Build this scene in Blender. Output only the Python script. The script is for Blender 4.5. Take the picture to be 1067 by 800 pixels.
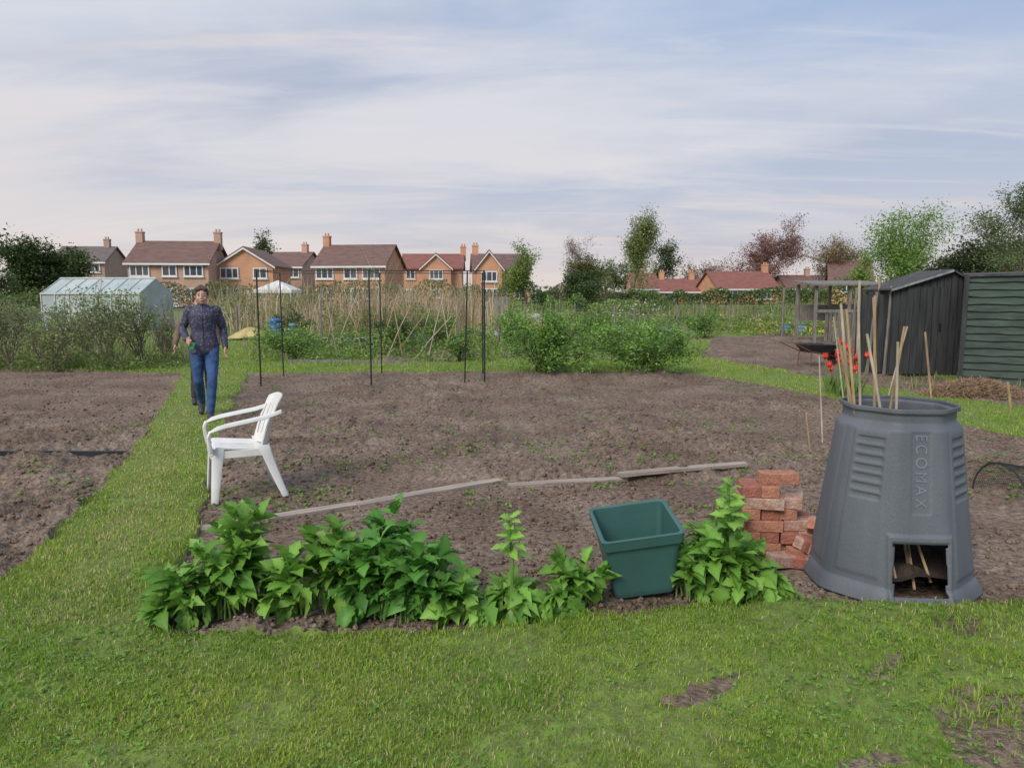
import bpy, math, random
import numpy as np
from mathutils import Vector, Matrix, Euler
R = np.random.default_rng(7); random.seed(7)
scene = bpy.context.scene
for o in list(bpy.data.objects): bpy.data.objects.remove(o)
CAMH=1.5; TH=math.radians(7.0); FPX=770.0
def G(u,v):
    dx=(u-533.5)/FPX; dy=(400-v)/FPX
    t=CAMH/(math.sin(TH)-dy*math.cos(TH))
    return (dx*t,(math.cos(TH)+dy*math.sin(TH))*t)
def XU(u,Y): return (u-533.5)/FPX*Y/1.008
def ZV(v,Y):
    dy=(400-v)/FPX
    return CAMH+Y*(-math.sin(TH)+dy*math.cos(TH))/(math.cos(TH)+dy*math.sin(TH))
# ---------------------------------------------------------------- noise
def _h(ix,iy,s):
    n=(ix.astype(np.int64)*374761393+iy.astype(np.int64)*668265263+s*982451653)&0xffffffff
    n=((n^(n>>13))*1274126177)&0xffffffff
    n=n^(n>>16)
    return (n&0xffff)/65535.0
def vn(x,y,s=0):
    x=np.asarray(x,float);y=np.asarray(y,float)
    ix=np.floor(x);iy=np.floor(y);fx=x-ix;fy=y-iy
    fx=fx*fx*(3-2*fx);fy=fy*fy*(3-2*fy)
    a=_h(ix,iy,s);b=_h(ix+1,iy,s);c=_h(ix,iy+1,s);d=_h(ix+1,iy+1,s)
    return (a*(1-fx)+b*fx)*(1-fy)+(c*(1-fx)+d*fx)*fy
def fbm(x,y,s=0,o=4):
    r=0;a=.5;t=0
    for i in range(o):
        r=r+a*vn(x,y,s+i*17);t+=a;a*=.5;x=x*2.03+11.3;y=y*2.03+5.7
    return r/t
# ---------------------------------------------------------------- materials
def nt(name):
    m=bpy.data.materials.new(name);m.use_nodes=True;n=m.node_tree;n.nodes.clear()
    out=n.nodes.new('ShaderNodeOutputMaterial');return m,n,out
def mat(name,c1,c2=None,scale=6,rough=.7,bump=0,bscale=60,metal=0,stretch=(1,1,1),spec=.5,detail=6,lo=.35,hi=.65):
    m,n,out=nt(name);L=n.links
    p=n.nodes.new('ShaderNodeBsdfPrincipled');L.new(p.outputs[0],out.inputs[0])
    p.inputs['Roughness'].default_value=rough;p.inputs['Metallic'].default_value=metal
    p.inputs['Specular IOR Level'].default_value=spec
    if c2 is None:c2=tuple(x*.75 for x in c1)
    tc=n.nodes.new('ShaderNodeTexCoord');mp=n.nodes.new('ShaderNodeMapping');L.new(tc.outputs['Object'],mp.inputs[0])
    mp.inputs['Scale'].default_value=stretch
    no=n.nodes.new('ShaderNodeTexNoise');no.inputs['Scale'].default_value=scale;no.inputs['Detail'].default_value=detail
    L.new(mp.outputs[0],no.inputs[0])
    cr=n.nodes.new('ShaderNodeValToRGB');L.new(no.outputs[0],cr.inputs[0])
    cr.color_ramp.elements[0].position=lo;cr.color_ramp.elements[1].position=hi
    cr.color_ramp.elements[0].color=(*c2,1);cr.color_ramp.elements[1].color=(*c1,1)
    L.new(cr.outputs[0],p.inputs['Base Color'])
    if bump:
        n2=n.nodes.new('ShaderNodeTexNoise');n2.inputs['Scale'].default_value=bscale;n2.inputs['Detail'].default_value=5
        L.new(mp.outputs[0],n2.inputs[0])
        b=n.nodes.new('ShaderNodeBump');b.inputs['Strength'].default_value=bump;b.inputs['Distance'].default_value=.02
        L.new(n2.outputs[0],b.inputs['Height']);L.new(b.outputs[0],p.inputs['Normal'])
    return m
def leafmat(name,trans=.3,rough=.5):
    m,n,out=nt(name);L=n.links
    a=n.nodes.new('ShaderNodeAttribute');a.attribute_name='col'
    p=n.nodes.new('ShaderNodeBsdfPrincipled');p.inputs['Roughness'].default_value=rough;p.inputs['Specular IOR Level'].default_value=.3
    t=n.nodes.new('ShaderNodeBsdfTranslucent');mx=n.nodes.new('ShaderNodeMixShader');mx.inputs[0].default_value=trans
    L.new(a.outputs['Color'],p.inputs['Base Color']);L.new(a.outputs['Color'],t.inputs[0])
    L.new(p.outputs[0],mx.inputs[1]);L.new(t.outputs[0],mx.inputs[2]);L.new(mx.outputs[0],out.inputs[0]);return m
def brickmat(name,c1,c2,mortar,bw=.225,bh=.075):
    m,n,out=nt(name);L=n.links
    p=n.nodes.new('ShaderNodeBsdfPrincipled');L.new(p.outputs[0],out.inputs[0]);p.inputs['Roughness'].default_value=.85
    tc=n.nodes.new('ShaderNodeTexCoord');s=n.nodes.new('ShaderNodeSeparateXYZ');L.new(tc.outputs['Object'],s.inputs[0])
    ad=n.nodes.new('ShaderNodeMath');L.new(s.outputs[0],ad.inputs[0]);L.new(s.outputs[1],ad.inputs[1])
    c=n.nodes.new('ShaderNodeCombineXYZ');L.new(ad.outputs[0],c.inputs[0]);L.new(s.outputs[2],c.inputs[1])
    b=n.nodes.new('ShaderNodeTexBrick');L.new(c.outputs[0],b.inputs[0])
    b.inputs['Color1'].default_value=(*c1,1);b.inputs['Color2'].default_value=(*c2,1);b.inputs['Mortar'].default_value=(*mortar,1)
    b.inputs['Scale'].default_value=1;b.inputs['Brick Width'].default_value=bw;b.inputs['Row Height'].default_value=bh;b.inputs['Mortar Size'].default_value=.01
    no=n.nodes.new('ShaderNodeTexNoise');no.inputs['Scale'].default_value=.7;no.inputs['Detail'].default_value=5
    L.new(tc.outputs['Object'],no.inputs[0])
    mx=n.nodes.new('ShaderNodeMix');mx.data_type='RGBA';mx.blend_type='MULTIPLY';mx.inputs[0].default_value=.5
    L.new(b.outputs[0],mx.inputs[6]);cr=n.nodes.new('ShaderNodeValToRGB');L.new(no.outputs[0],cr.inputs[0])
    cr.color_ramp.elements[0].color=(.6,.6,.6,1);cr.color_ramp.elements[0].position=.3;cr.color_ramp.elements[1].position=.6
    L.new(cr.outputs[0],mx.inputs[7]);L.new(mx.outputs[2],p.inputs['Base Color'])
    return m
M={}
M['leaf']=leafmat('leaf_foliage',.3)
M['blade']=leafmat('grass_blade',.4,.6)
M['herb']=leafmat('herb_leaf',.3,.42)
M['dry']=leafmat('dry_stalk',.2,.8)
M['bark']=mat('bark',(.12,.09,.07),(.06,.045,.035),20,.9,.5,40)
M['bark_pale']=mat('bark_pale',(.27,.21,.17),(.15,.11,.09),20,.9,.5,40)
M['lawn']=mat('lawn_earth',(.18,.26,.045),(.12,.15,.04),14,.95,.6,60)
M['white']=mat('white_plastic',(.78,.78,.76),(.64,.64,.61),5,.38,.03,30)
M['whiteframe']=mat('white_frame',(.78,.78,.76),(.68,.68,.66),3,.5)
M['glass']=mat('window_glass',(.09,.11,.14),(.05,.06,.08),.6,.12,spec=.8)
M['black']=mat('black_metal',(.02,.02,.022),(.012,.012,.014),8,.45)
M['cane']=mat('bamboo_cane',(.46,.33,.18),(.26,.18,.10),14,.7,.3,60,stretch=(1,1,.3))
M['palecane']=mat('weathered_cane',(.55,.47,.36),(.32,.26,.19),12,.75,.3,60,stretch=(1,1,.3))
M['wood']=mat('weathered_plank',(.44,.37,.31),(.26,.21,.175),10,.85,.5,60,stretch=(.25,3,3))
M['greywood']=mat('grey_timber',(.26,.235,.21),(.14,.125,.11),9,.85,.5,50,stretch=(3,3,.4))
# ---------------------------------------------------------------- mesh helpers
def mk(name,V,F,m,parent=None,col=None,smooth=False,loc=None):
    V=np.asarray(V,np.float32).reshape(-1,3)
    me=bpy.data.meshes.new(name)
    if isinstance(F,np.ndarray):
        n,k=F.shape
        me.vertices.add(len(V));me.vertices.foreach_set('co',V.ravel())
        me.loops.add(n*k);me.loops.foreach_set('vertex_index',F.astype(np.int32).ravel())
        me.polygons.add(n);me.polygons.foreach_set('loop_start',np.arange(0,n*k,k,dtype=np.int32))
        me.polygons.foreach_set('loop_total',np.full(n,k,np.int32))
        me.update(calc_edges=True)
    else:
        me.from_pydata([tuple(map(float,v)) for v in V],[],[tuple(f) for f in F]);me.update()
    if col is not None:
        a=me.color_attributes.new('col','FLOAT_COLOR','POINT')
        c=np.ones((len(V),4),np.float32);c[:,:3]=col;a.data.foreach_set('color',c.ravel())
    if smooth: me.polygons.foreach_set('use_smooth',np.ones(len(me.polygons),bool))
    for mm in (m if isinstance(m,(list,tuple)) else [m]): me.materials.append(mm)
    ob=bpy.data.objects.new(name,me);bpy.context.collection.objects.link(ob)
    if parent is not None: ob.parent=parent
    if loc is not None: ob.location=loc
    return ob
def tag(o,label,cat,group=None,kind=None):
    o['label']=label;o['category']=cat
    if group:o['group']=group
    if kind:o['kind']=kind
    return o
def top(name,label,cat,loc=(0,0,0),rot=(0,0,0),group=None):
    e=bpy.data.objects.new(name,None);e.empty_display_size=.2;bpy.context.collection.objects.link(e)
    e.location=loc;e.rotation_euler=rot
    return tag(e,label,cat,group)
class PB:
    def __init__(s): s.v=[];s.f=[]
    def box(s,c,d,rot=None,taper=(1,1)):
        b=len(s.v);M3=Euler(rot).to_matrix() if rot else None
        for z in(-.5,.5):
            k=taper if z>0 else (1,1)
            for x,y in((-.5,-.5),(.5,-.5),(.5,.5),(-.5,.5)):
                p=Vector((x*d[0]*k[0],y*d[1]*k[1],z*d[2]))
                if M3:p=M3@p
                s.v.append((p[0]+c[0],p[1]+c[1],p[2]+c[2]))
        for f in((3,2,1,0),(4,5,6,7),(0,1,5,4),(1,2,6,5),(2,3,7,6),(3,0,4,7)): s.f.append([b+i for i in f])
        return s
    def tube(s,pts,rad,n=8,caps=True):
        pts=[Vector(p) for p in pts];b=len(s.v);N=len(pts)
        if not hasattr(rad,'__len__'):rad=[rad]*N
        ref=None
        for i,p in enumerate(pts):
            t=(pts[min(i+1,N-1)]-pts[max(i-1,0)])
            if t.length<1e-9:t=Vector((0,0,1))
            t.normalize()
            if ref is None: ref=Vector((1,0,0)) if abs(t.x)<.8 else Vector((0,1,0))
            a=(ref-t*ref.dot(t)).normalized();ref=a;c=t.cross(a)
            r=rad[i];ra,rb=(r if hasattr(r,'__len__') else (r,r))
            for k in range(n):
                an=2*math.pi*k/n;q=p+a*math.cos(an)*ra+c*math.sin(an)*rb;s.v.append(tuple(q))
        for i in range(N-1):
            for k in range(n):
                k2=(k+1)%n;s.f.append([b+i*n+k,b+i*n+k2,b+(i+1)*n+k2,b+(i+1)*n+k])
        if caps:
            s.f.append([b+k for k in range(n)][::-1]);s.f.append([b+(N-1)*n+k for k in range(n)])
        return s
    def ell(s,c,r,nu=16,nv=10,rot=None):
        b=len(s.v);M3=Euler(rot).to_matrix() if rot else None
        def ad(p):
            p=Vector(p)
            if M3:p=M3@p
            s.v.append((p[0]+c[0],p[1]+c[1],p[2]+c[2]))
        ad((0,0,-r[2]))
        for j in range(1,nv):
            ph=-math.pi/2+math.pi*j/nv
            for i in range(nu):
                th=2*math.pi*i/nu;ad((r[0]*math.cos(ph)*math.cos(th),r[1]*math.cos(ph)*math.sin(th),r[2]*math.sin(ph)))
        ad((0,0,r[2]));e=len(s.v)-1
        for i in range(nu):
            i2=(i+1)%nu
            s.f.append([b,b+1+i2,b+1+i]);s.f.append([e,b+1+(nv-2)*nu+i,b+1+(nv-2)*nu+i2])
            for j in range(nv-2):
                q=b+1+j*nu;s.f.append([q+i,q+i2,q+nu+i2,q+nu+i])
        return s
    def prism(s,prof,y0,y1):
        b=len(s.v);n=len(prof)
        for x,z in prof:s.v.append((x,y0,z))
        for x,z in prof:s.v.append((x,y1,z))
        s.f.append([b+i for i in range(n)]);s.f.append([b+n+i for i in range(n)][::-1])
        for i in range(n):
            j=(i+1)%n;s.f.append([b+i,b+n+i,b+n+j,b+j])
        return s
    def lathe(s,prof,n=24,c=(0,0,0)):
        b=len(s.v)
        for r,z in prof:
            for k in range(n):
                a=2*math.pi*k/n;s.v.append((c[0]+r*math.cos(a),c[1]+r*math.sin(a),c[2]+z))
        for i in range(len(prof)-1):
            for k in range(n):
                k2=(k+1)%n;s.f.append([b+i*n+k,b+i*n+k2,b+(i+1)*n+k2,b+(i+1)*n+k])
        return s
    def make(s,name,m,parent=None,smooth=False,bevel=0,loc=None,rot=None):
        o=mk(name,s.v,s.f,m,parent,smooth=smooth)
        if loc is not None:o.location=loc
        if rot is not None:o.rotation_euler=rot
        if bevel:
            b=o.modifiers.new('bevel','BEVEL');b.width=bevel;b.segments=2;b.limit_method='ANGLE'
        return o
def leaves(C,size,rng,up=.4,aspect=.5):
    n=len(C)
    d=rng.normal(size=(n,3));d[:,2]*=.6;d/=np.linalg.norm(d,axis=1)[:,None]
    nn=rng.normal(size=(n,3));nn[:,2]+=up*2;s=np.cross(d,nn);s/=np.linalg.norm(s,axis=1)[:,None]+1e-9
    sz=(size*rng.uniform(.6,1.4,n))[:,None]
    V=np.stack([C-d*sz*.5,C+s*sz*aspect*.5,C+d*sz*.5,C-s*sz*aspect*.5],1).reshape(-1,3)
    return V,np.arange(4*n).reshape(n,4)
GB=1.15
def vcol(n,c1,c2,rng,k=4,per=None):
    t=rng.random(n)[:,None] if per is None else per[:,None]
    c=np.array(c1)[None]*(1-t)+np.array(c2)[None]*t
    c=c*rng.uniform(.8,1.2,n)[:,None]*GB
    return np.repeat(np.clip(c,0,.85),k,axis=0)
# ---------------------------------------------------------------- ground regions
def pip(x,y,poly):
    ins=np.zeros(x.shape,bool);n=len(poly)
    for i in range(n):
        x1,y1=poly[i];x2,y2=poly[(i+1)%n]
        if y1==y2: continue
        c=((y1>y)!=(y2>y))&(x<(x2-x1)*(y-y1)/(y2-y1)+x1);ins^=c
    return ins
bedL=[G(190,389),G(150,455),G(95,520),G(0,612),(-3.4,2.7),(-22,2.7),(-22,14.6),G(0,384)]
bedM=[G(163,661),G(205,560),G(215,500),G(232,440),G(258,389),G(520,387),G(700,387),G(760,395),G(870,416),G(960,434),G(1067,457),(10,5.6),(10,3.6),G(1067,626),G(940,624),G(840,622),G(700,632),G(560,648),G(420,655),G(300,660)]
plotR=[G(728,371),G(742,351),G(885,351),G(930,372),G(985,396),G(1080,405),G(1080,424),G(960,411),G(870,396),G(800,384)]
plotM=[G(262,376),G(500,377),G(505,358),G(280,356)]
plotN=[G(520,374),G(705,374),G(690,345),G(530,345)]
patches=[[G(968,735),G(1020,725),G(1110,733),G(1130,800),G(1010,805),G(975,770)],[G(893,690),G(940,688),G(948,703),G(900,706)],[G(700,722),G(735,704),G(775,706),G(745,728),G(705,735)],[G(975,645),G(1010,640),G(1015,652),G(985,656)],[G(880,790),G(930,782),G(950,800),G(890,806)]]
def region(x,y):
    j=.35*(fbm(x*3,y*3,5,3)-.5)+.06*(vn(x*25,y*25,9)-.5)
    k=.35*(fbm(x*3,y*3,55,3)-.5)+.06*(vn(x*25,y*25,19)-.5)
    X=x+j*.5;Y=y+k*.5
    s=pip(X,Y,bedL)|pip(X,Y,bedM)|pip(X,Y,plotR)
    s|=pip(X,Y,plotM)&(fbm(x*1.2,y*1.2,31,3)>.45)
    s|=pip(X,Y,plotN)&(fbm(x*1.2,y*1.2,32,3)>.48)
    p=np.zeros(x.shape,bool)
    for q in patches:p|=pip(x+j*.7,y+k*.7,q)
    far=(y>24)&(fbm(x*.3,y*.3,77,3)>.54)
    return s|far,p
def height(x,y,soil,patch):
    rough=np.clip(.5+.9*(fbm(x*.7,y*.7,3,2)-.3)*2,.4,1.1)
    smooth=((y<6.0)&(y>3.2)&(x>-2.6)&(x<3.5))
    smoothL=(x<-3)&(y>9)&(y<20)
    rough=np.where(smooth,.28,rough);rough=np.where(smoothL,.4,rough)
    bil=np.abs(2*vn(x*4.2,y*3.4,41)-1);b2=np.abs(2*vn(x*9,y*9,42)-1)
    hs=-.055+rough*(.070*bil+.042*b2+.024*vn(x*24,y*24,43)+.014*vn(x*55,y*55,44))+.025*(fbm(x*.8,y*.8,45,2)-.5)
    hs=hs+np.where(smoothL,.008*np.sin(y*14+x*1.0),0)
    yl=G(60,470)[1]
    hs=hs-np.where(x<-3.2,.07*np.exp(-((y-yl-.05*(x+5))/.07)**2),0)
    hg=.012*(fbm(x*2,y*2,51,3)-.5)+.012*(vn(x*14,y*14,52)-.5)
    hp=hg-.012+.012*vn(x*12,y*12,53)+.008*vn(x*40,y*40,54)
    return np.where(soil,hs,np.where(patch,hp,hg))
rows=430;cols=900
ys=np.exp(np.linspace(math.log(1.0),math.log(36),rows));ss=np.linspace(-1.05,1.05,cols)
Yg=np.repeat(ys[:,None],cols,1);Xg=ss[None,:]*(Yg+1.2)
S,P=region(Xg,Yg)
Z=height(Xg,Yg,S,P)
V=np.stack([Xg,Yg,Z],-1).reshape(-1,3)
idx=np.arange(rows*cols).reshape(rows,cols)
Fq=np.stack([idx[:-1,:-1],idx[:-1,1:],idx[1:,1:],idx[1:,:-1]],-1).reshape(-1,4)
isS=(S|P)[:-1,:-1].reshape(-1)
def soilmat():
    m,n,out=nt('dug_soil');L=n.links
    p=n.nodes.new('ShaderNodeBsdfPrincipled');L.new(p.outputs[0],out.inputs[0]);p.inputs['Roughness'].default_value=.95;p.inputs['Specular IOR Level'].default_value=.15
    tc=n.nodes.new('ShaderNodeTexCoord')
    def N(s,d=6):
        q=n.nodes.new('ShaderNodeTexNoise');q.inputs['Scale'].default_value=s;q.inputs['Detail'].default_value=d;L.new(tc.outputs['Object'],q.inputs[0]);return q
    a=N(1.1);b=N(28,8)
    r1=n.nodes.new('ShaderNodeValToRGB');L.new(a.outputs[0],r1.inputs[0])
    r1.color_ramp.elements[0].position=.35;r1.color_ramp.elements[1].position=.65
    r1.color_ramp.elements[0].color=(.172,.126,.096,1);r1.color_ramp.elements[1].color=(.262,.203,.161,1)
    r2=n.nodes.new('ShaderNodeValToRGB');L.new(b.outputs[0],r2.inputs[0])
    r2.color_ramp.elements[0].position=.3;r2.color_ramp.elements[1].position=.7
    r2.color_ramp.elements[0].color=(.45,.43,.41,1);r2.color_ramp.elements[1].color=(1.38,1.36,1.33,1)
    mx=n.nodes.new('ShaderNodeMix');mx.data_type='RGBA';mx.blend_type='MULTIPLY';mx.inputs[0].default_value=1
    L.new(r1.outputs[0],mx.inputs[6]);L.new(r2.outputs[0],mx.inputs[7]);L.new(mx.outputs[2],p.inputs['Base Color'])
    c=N(45,9);bu=n.nodes.new('ShaderNodeBump');bu.inputs['Strength'].default_value=.9;bu.inputs['Distance'].default_value=.03
    L.new(c.outputs[0],bu.inputs['Height']);L.new(bu.outputs[0],p.inputs['Normal']);return m
M['soil']=soilmat()
def sub(name,sel,m):
    f=Fq[sel];u,inv=np.unique(f,return_inverse=True)
    o=mk(name,V[u],inv.reshape(f.shape),m,smooth=True);o['kind']='structure';o['label']=name.replace('_',' ');return o
sub('soil_bed',isS,M['soil']);sub('lawn',~isS,M['lawn'])
M['far']=mat('rough_ground',(.14,.20,.05),(.16,.13,.08),.12,.95,.4,3)
g=mk('ground',[(-1500,-300,-.14),(1500,-300,-.14),(1500,2500,-.14),(-1500,2500,-.14)],[(0,1,2,3)],M['far']);g['kind']='structure'
# ---------------------------------------------------------------- grass blades
def blades(x,y,L,W,rng,c1,c2,c3,z,name,label,lean=.5,m='blade',dryf=.09,worn=False):
    n=len(x)
    az=rng.uniform(0,2*math.pi,n);le=rng.uniform(.1,1,n)*lean
    d=np.stack([np.cos(az),np.sin(az)],1);az2=az+math.pi/2+rng.normal(0,.4,n)
    w=np.stack([np.cos(az2),np.sin(az2)],1)*W[:,None]*.5
    B=np.stack([x,y,z],1)
    P=np.zeros((n,5,3))
    P[:,0]=B;P[:,0,:2]-=w;P[:,1]=B;P[:,1,:2]+=w
    mid=B.copy();mid[:,:2]+=d*(L*le*.25)[:,None];mid[:,2]+=L*.55
    P[:,2]=mid;P[:,2,:2]+=w*.8;P[:,3]=mid;P[:,3,:2]-=w*.8
    tip=B.copy();tip[:,:2]+=d*(L*le)[:,None];tip[:,2]+=L*np.sqrt(np.clip(1-le**2*.8,.1,1));P[:,4]=tip
    i=np.arange(n)*5
    F=np.concatenate([np.stack([i,i+1,i+2],1),np.stack([i,i+2,i+3],1),np.stack([i+3,i+2,i+4],1)])
    pt=fbm(x*1.6,y*1.6,61,3);t=np.clip((pt-.3)*2.2+rng.normal(0,.25,n),0,1)
    c=np.array(c1)*(1-t[:,None])+np.array(c2)*t[:,None]
    pd=np.full(n,dryf)
    if worn:  # trodden, yellower strip along the middle of the path
        cxp=-2.11-(y-3.4)*.345
        pd=pd+.35*np.exp(-((x-cxp)/.28)**2)*(y>3.2)*(y<15)+.14*np.clip((fbm(x*.9,y*.9,67,3)-.5)*5,0,1)
    dr=rng.random(n)<pd;c[dr]=np.array(c3)
    c=c*rng.uniform(.68,1.3,n)[:,None]
    cc=np.repeat(np.clip(c,0,.8),5,axis=0)
    o=mk(name,P.reshape(-1,3),F,M[m],col=cc);tag(o,label,'grass',kind='stuff');return o
n=680000
y=np.exp(R.uniform(math.log(1.8),math.log(24),n));x=R.uniform(-.88,.88,n)*(y+.4)
s,p=region(x,y)
keep=(~s)&((~p)|(R.random(n)<.10))
thin=fbm(x*2.3,y*2.3,88,3)
keep&=R.random(n)<np.clip((thin-.22)*3.2,.3,1)
x=x[keep];y=y[keep];z=height(x,y,np.zeros(len(x),bool),p[keep])
sc=(np.clip(y/2.6,.8,9))**.6
tl=.6+.8*fbm(x*3.1,y*3.1,90,3)
L=R.uniform(.010,.028,len(x))*tl*np.where(y>14,1.8,1)*np.clip(sc,1,1.3);W=R.uniform(.0024,.0044,len(x))*sc*1.2
blades(x,y,L,W,R,(.18,.33,.03),(.34,.46,.055),(.52,.47,.22),z-.003,'grass','short mown bright green grass of the paths',lean=.9,dryf=.10,worn=True)
n=90000
y=np.exp(R.uniform(math.log(2.4),math.log(15),n));x=R.uniform(-.85,.85,n)*(y+.4)
s,p=region(x,y);e=.05*np.clip(y/4,.7,2)
nb=np.zeros(n,bool)
for dx,dy in((e,0),(-e,0),(0,e),(0,-e)):
    a,b=region(x+dx,y+dy);nb|=(a|b)
keep=(~s)&nb&(vn(x*4,y*4,70)>.45)
x=x[keep];y=y[keep];z=height(x,y,np.zeros(len(x),bool),p[keep])
blades(x,y,R.uniform(.025,.06,len(x)),R.uniform(.003,.006,len(x))*np.clip(y/3.5,1,2),R,(.16,.30,.03),(.29,.42,.05),(.45,.41,.2),z-.004,'grass_tufts','longer grass tufts along the soil edges',lean=.9)
n=2200
y=np.exp(R.uniform(math.log(2.1),math.log(4),n));x=R.uniform(-.8,.8,n)*y
s,p=region(x,y);k=(~s)&(fbm(x*2,y*2,131,3)>.52);x=x[k];y=y[k];z=height(x,y,np.zeros(len(x),bool),p[k])
C=np.repeat(np.stack([x,y,z+.010],1),4,axis=0)+R.normal(0,.010,(len(x)*4,3))*np.array([1,1,.25])
Vv,Ff=leaves(C,.016,R,2.5,.8)
tag(mk('clover',Vv,Ff,M['leaf'],col=vcol(len(C),(.12,.24,.045),(.19,.32,.06),R)),'small clover leaves among the grass','weeds',kind='stuff')
# clods
n=18000
y=np.exp(R.uniform(math.log(3.0),math.log(14),n));x=R.uniform(-.8,.8,n)*y
s,p=region(x,y);k=s&(vn(x*2,y*2,12)>.3);x=x[k];y=y[k];z=height(x,y,np.ones(len(x),bool),p[k])
ico=np.array([(0,0,1),(.9,0,.3),(.3,.85,.3),(-.7,.5,.35),(-.7,-.5,.3),(.3,-.85,.3),(0,0,-.6)])
icf=np.array([(0,1,2),(0,2,3),(0,3,4),(0,4,5),(0,5,1),(6,2,1),(6,3,2),(6,4,3),(6,5,4),(6,1,5)])
n=len(x);r=R.uniform(.005,.024,n)*R.uniform(.5,1.3,n)
VV=(ico[None]*R.uniform(.65,1.3,(n,7,3)))*r[:,None,None]+np.stack([x,y,z],1)[:,None,:]
FF=(icf[None]+np.arange(n)[:,None,None]*7).reshape(-1,3)
tag(mk('soil_clods',VV.reshape(-1,3),FF,M['soil']),'loose lumps of dug soil','soil',kind='stuff')
n=6500
y=np.exp(R.uniform(math.log(5.0),math.log(15),n));x=R.uniform(-.7,.75,n)*y
s,p=region(x,y);k=s&(fbm(x*1.1,y*1.1,101,3)>.48)&(vn(x*5,y*5,102)>.45)&(x>-4.5);x=x[k];y=y[k]
z=height(x,y,np.ones(len(x),bool),p[k])
C=np.repeat(np.stack([x,y,z+.012],1),6,axis=0)+R.normal(0,.015,(len(x)*6,3))*np.array([1,1,.4])
Vv,Ff=leaves(C,.026,R,1.2,.6)
tag(mk('weeds',Vv,Ff,M['leaf'],col=vcol(len(C),(.13,.22,.05),(.21,.31,.07),R)),'tiny green seedlings and weeds scattered over the soil','weeds',kind='stuff')
# ---------------------------------------------------------------- trees
def grow(rng,p,d,L,r,lev,mx,out,tips,spread,upb,kids,rmin):
    pts=[p];rad=[r];n=4
    for i in range(n):
        d=d+rng.normal(0,.12,3)+np.array([0,0,upb]);d=d/np.linalg.norm(d);p=p+d*L/n
        pts.append(p);rad.append(r*(1-.5*(i+1)/n))
    out.append((pts,rad))
    if lev==mx: tips.extend(pts[1:]);return
    for c in range(kids):
        i=1+int(rng.integers(0,n)) if c else n
        a=spread*(rng.uniform(.6,1.2) if c else .25)
        q=rng.normal(size=3);q-=d*q.dot(d);q/=np.linalg.norm(q)
        nd=d*math.cos(a)+q*math.sin(a)
        grow(rng,pts[i],nd,L*rng.uniform(.55,.8),max(rad[i]*.6,rmin),lev+1,mx,out,tips,spread,upb,kids,rmin)
def tree(name,label,cat,x,y,h,w,c1,c2,nleaf,lsz,seed,trunk=.25,spread=.7,upb=.06,lev=3,kids=5,r0=None,jit=.05,barkm='bark',aspect=.55,base=0,group=None,stems=1,crownn='crown',low=0.0):
    rng=np.random.default_rng(seed);out=[];tips=[]
    r0=r0 or h*.022;rmin=.006 if h<4 else h*.0014
    for s in range(stems):
        a=rng.uniform(0,6.28)
        d=np.array([math.cos(a)*.5,math.sin(a)*.5,1.0]) if stems>1 else np.array([0,0,1.])
        d/=np.linalg.norm(d)
        grow(rng,np.array([rng.normal(0,.03) if stems>1 else 0,rng.normal(0,.03) if stems>1 else 0,0.]),d,h*trunk*1.6 if stems==1 else h*.45,r0,0,lev,out,tips,spread,upb,kids,rmin)
    T=np.array(tips);zm=np.quantile(T[:,2],.995);wm=np.quantile(np.abs(T[:,:2]),.95)*2
    sc=np.array([w/max(wm,1e-3)*.95]*2+[h/zm*.97])
    e=top(name,label,cat,(x,y,base),group=group)
    b=PB();sides=5 if h>4 else 4
    for pts,rad in out: b.tube([tuple(q*sc) for q in pts],rad,sides,caps=False)
    b.make('trunk' if stems==1 else 'stems',M[barkm],e)
    T=T*sc
    if nleaf:
        wt=rng.random(len(T))**1.5+.1;wt/=wt.sum()
        c=T[rng.choice(len(T),nleaf,p=wt)]+np.clip(rng.normal(0,jit*h,(nleaf,3)),-1.9*jit*h,1.9*jit*h)*np.array([1,1,.8])
        if low: 
            q=rng.random(nleaf)<low;c[q,2]*=rng.uniform(.1,.9,q.sum())
        c[:,2]=np.maximum(c[:,2],.03)
        Vv,Ff=leaves(c,lsz,rng,.4,aspect)
        per=np.clip(vn(c[:,0]*12/h,c[:,2]*12/h+c[:,1],seed)+rng.normal(0,.15,nleaf),0,1)
        mk(crownn,Vv,Ff,M['leaf'],e,col=vcol(nleaf,c1,c2,rng,per=per))
    return e
# ---------------------------------------------------------------- houses
M['brick1']=brickmat('salmon_brick',(.50,.29,.20),(.58,.35,.24),(.46,.38,.31))
M['brick2']=brickmat('orange_brick',(.60,.26,.13),(.68,.32,.16),(.48,.38,.30))
M['brick3']=brickmat('brown_brick',(.38,.24,.18),(.44,.28,.21),(.38,.33,.28))
M['tile1']=mat('brown_tiles',(.20,.115,.095),(.13,.075,.065),1.2,.8,.3,8,stretch=(1,1,6))
M['tile2']=mat('red_tiles',(.28,.11,.085),(.19,.075,.06),1.2,.8,.3,8,stretch=(1,1,6))
M['tile3']=mat('grey_tiles',(.18,.14,.13),(.11,.09,.085),1.2,.8,.3,8,stretch=(1,1,6))
def window(par,x,z,w,h,y,nm=2):
    e=PB();e.box((x,y,z),(w,.10,h));o=e.make('window',M['glass'],par)
    f=PB();t=.13
    for sx in(-1,1):f.box((x+sx*(w/2-t/2),y-.06,z),(t,.10,h))
    for sz in(-1,1):f.box((x,y-.06,z+sz*(h/2-t/2)),(w-2*t,.10,t))
    for i in range(1,nm):f.box((x-w/2+w*i/nm,y-.06,z),(t*.8,.09,h-2*t))
    f.make('frame',M['whiteframe'],o)
    s=PB();s.box((x,y-.08,z-h/2-.06),(w+.15,.2,.1));s.make('sill',M['whiteframe'],o)
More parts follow.
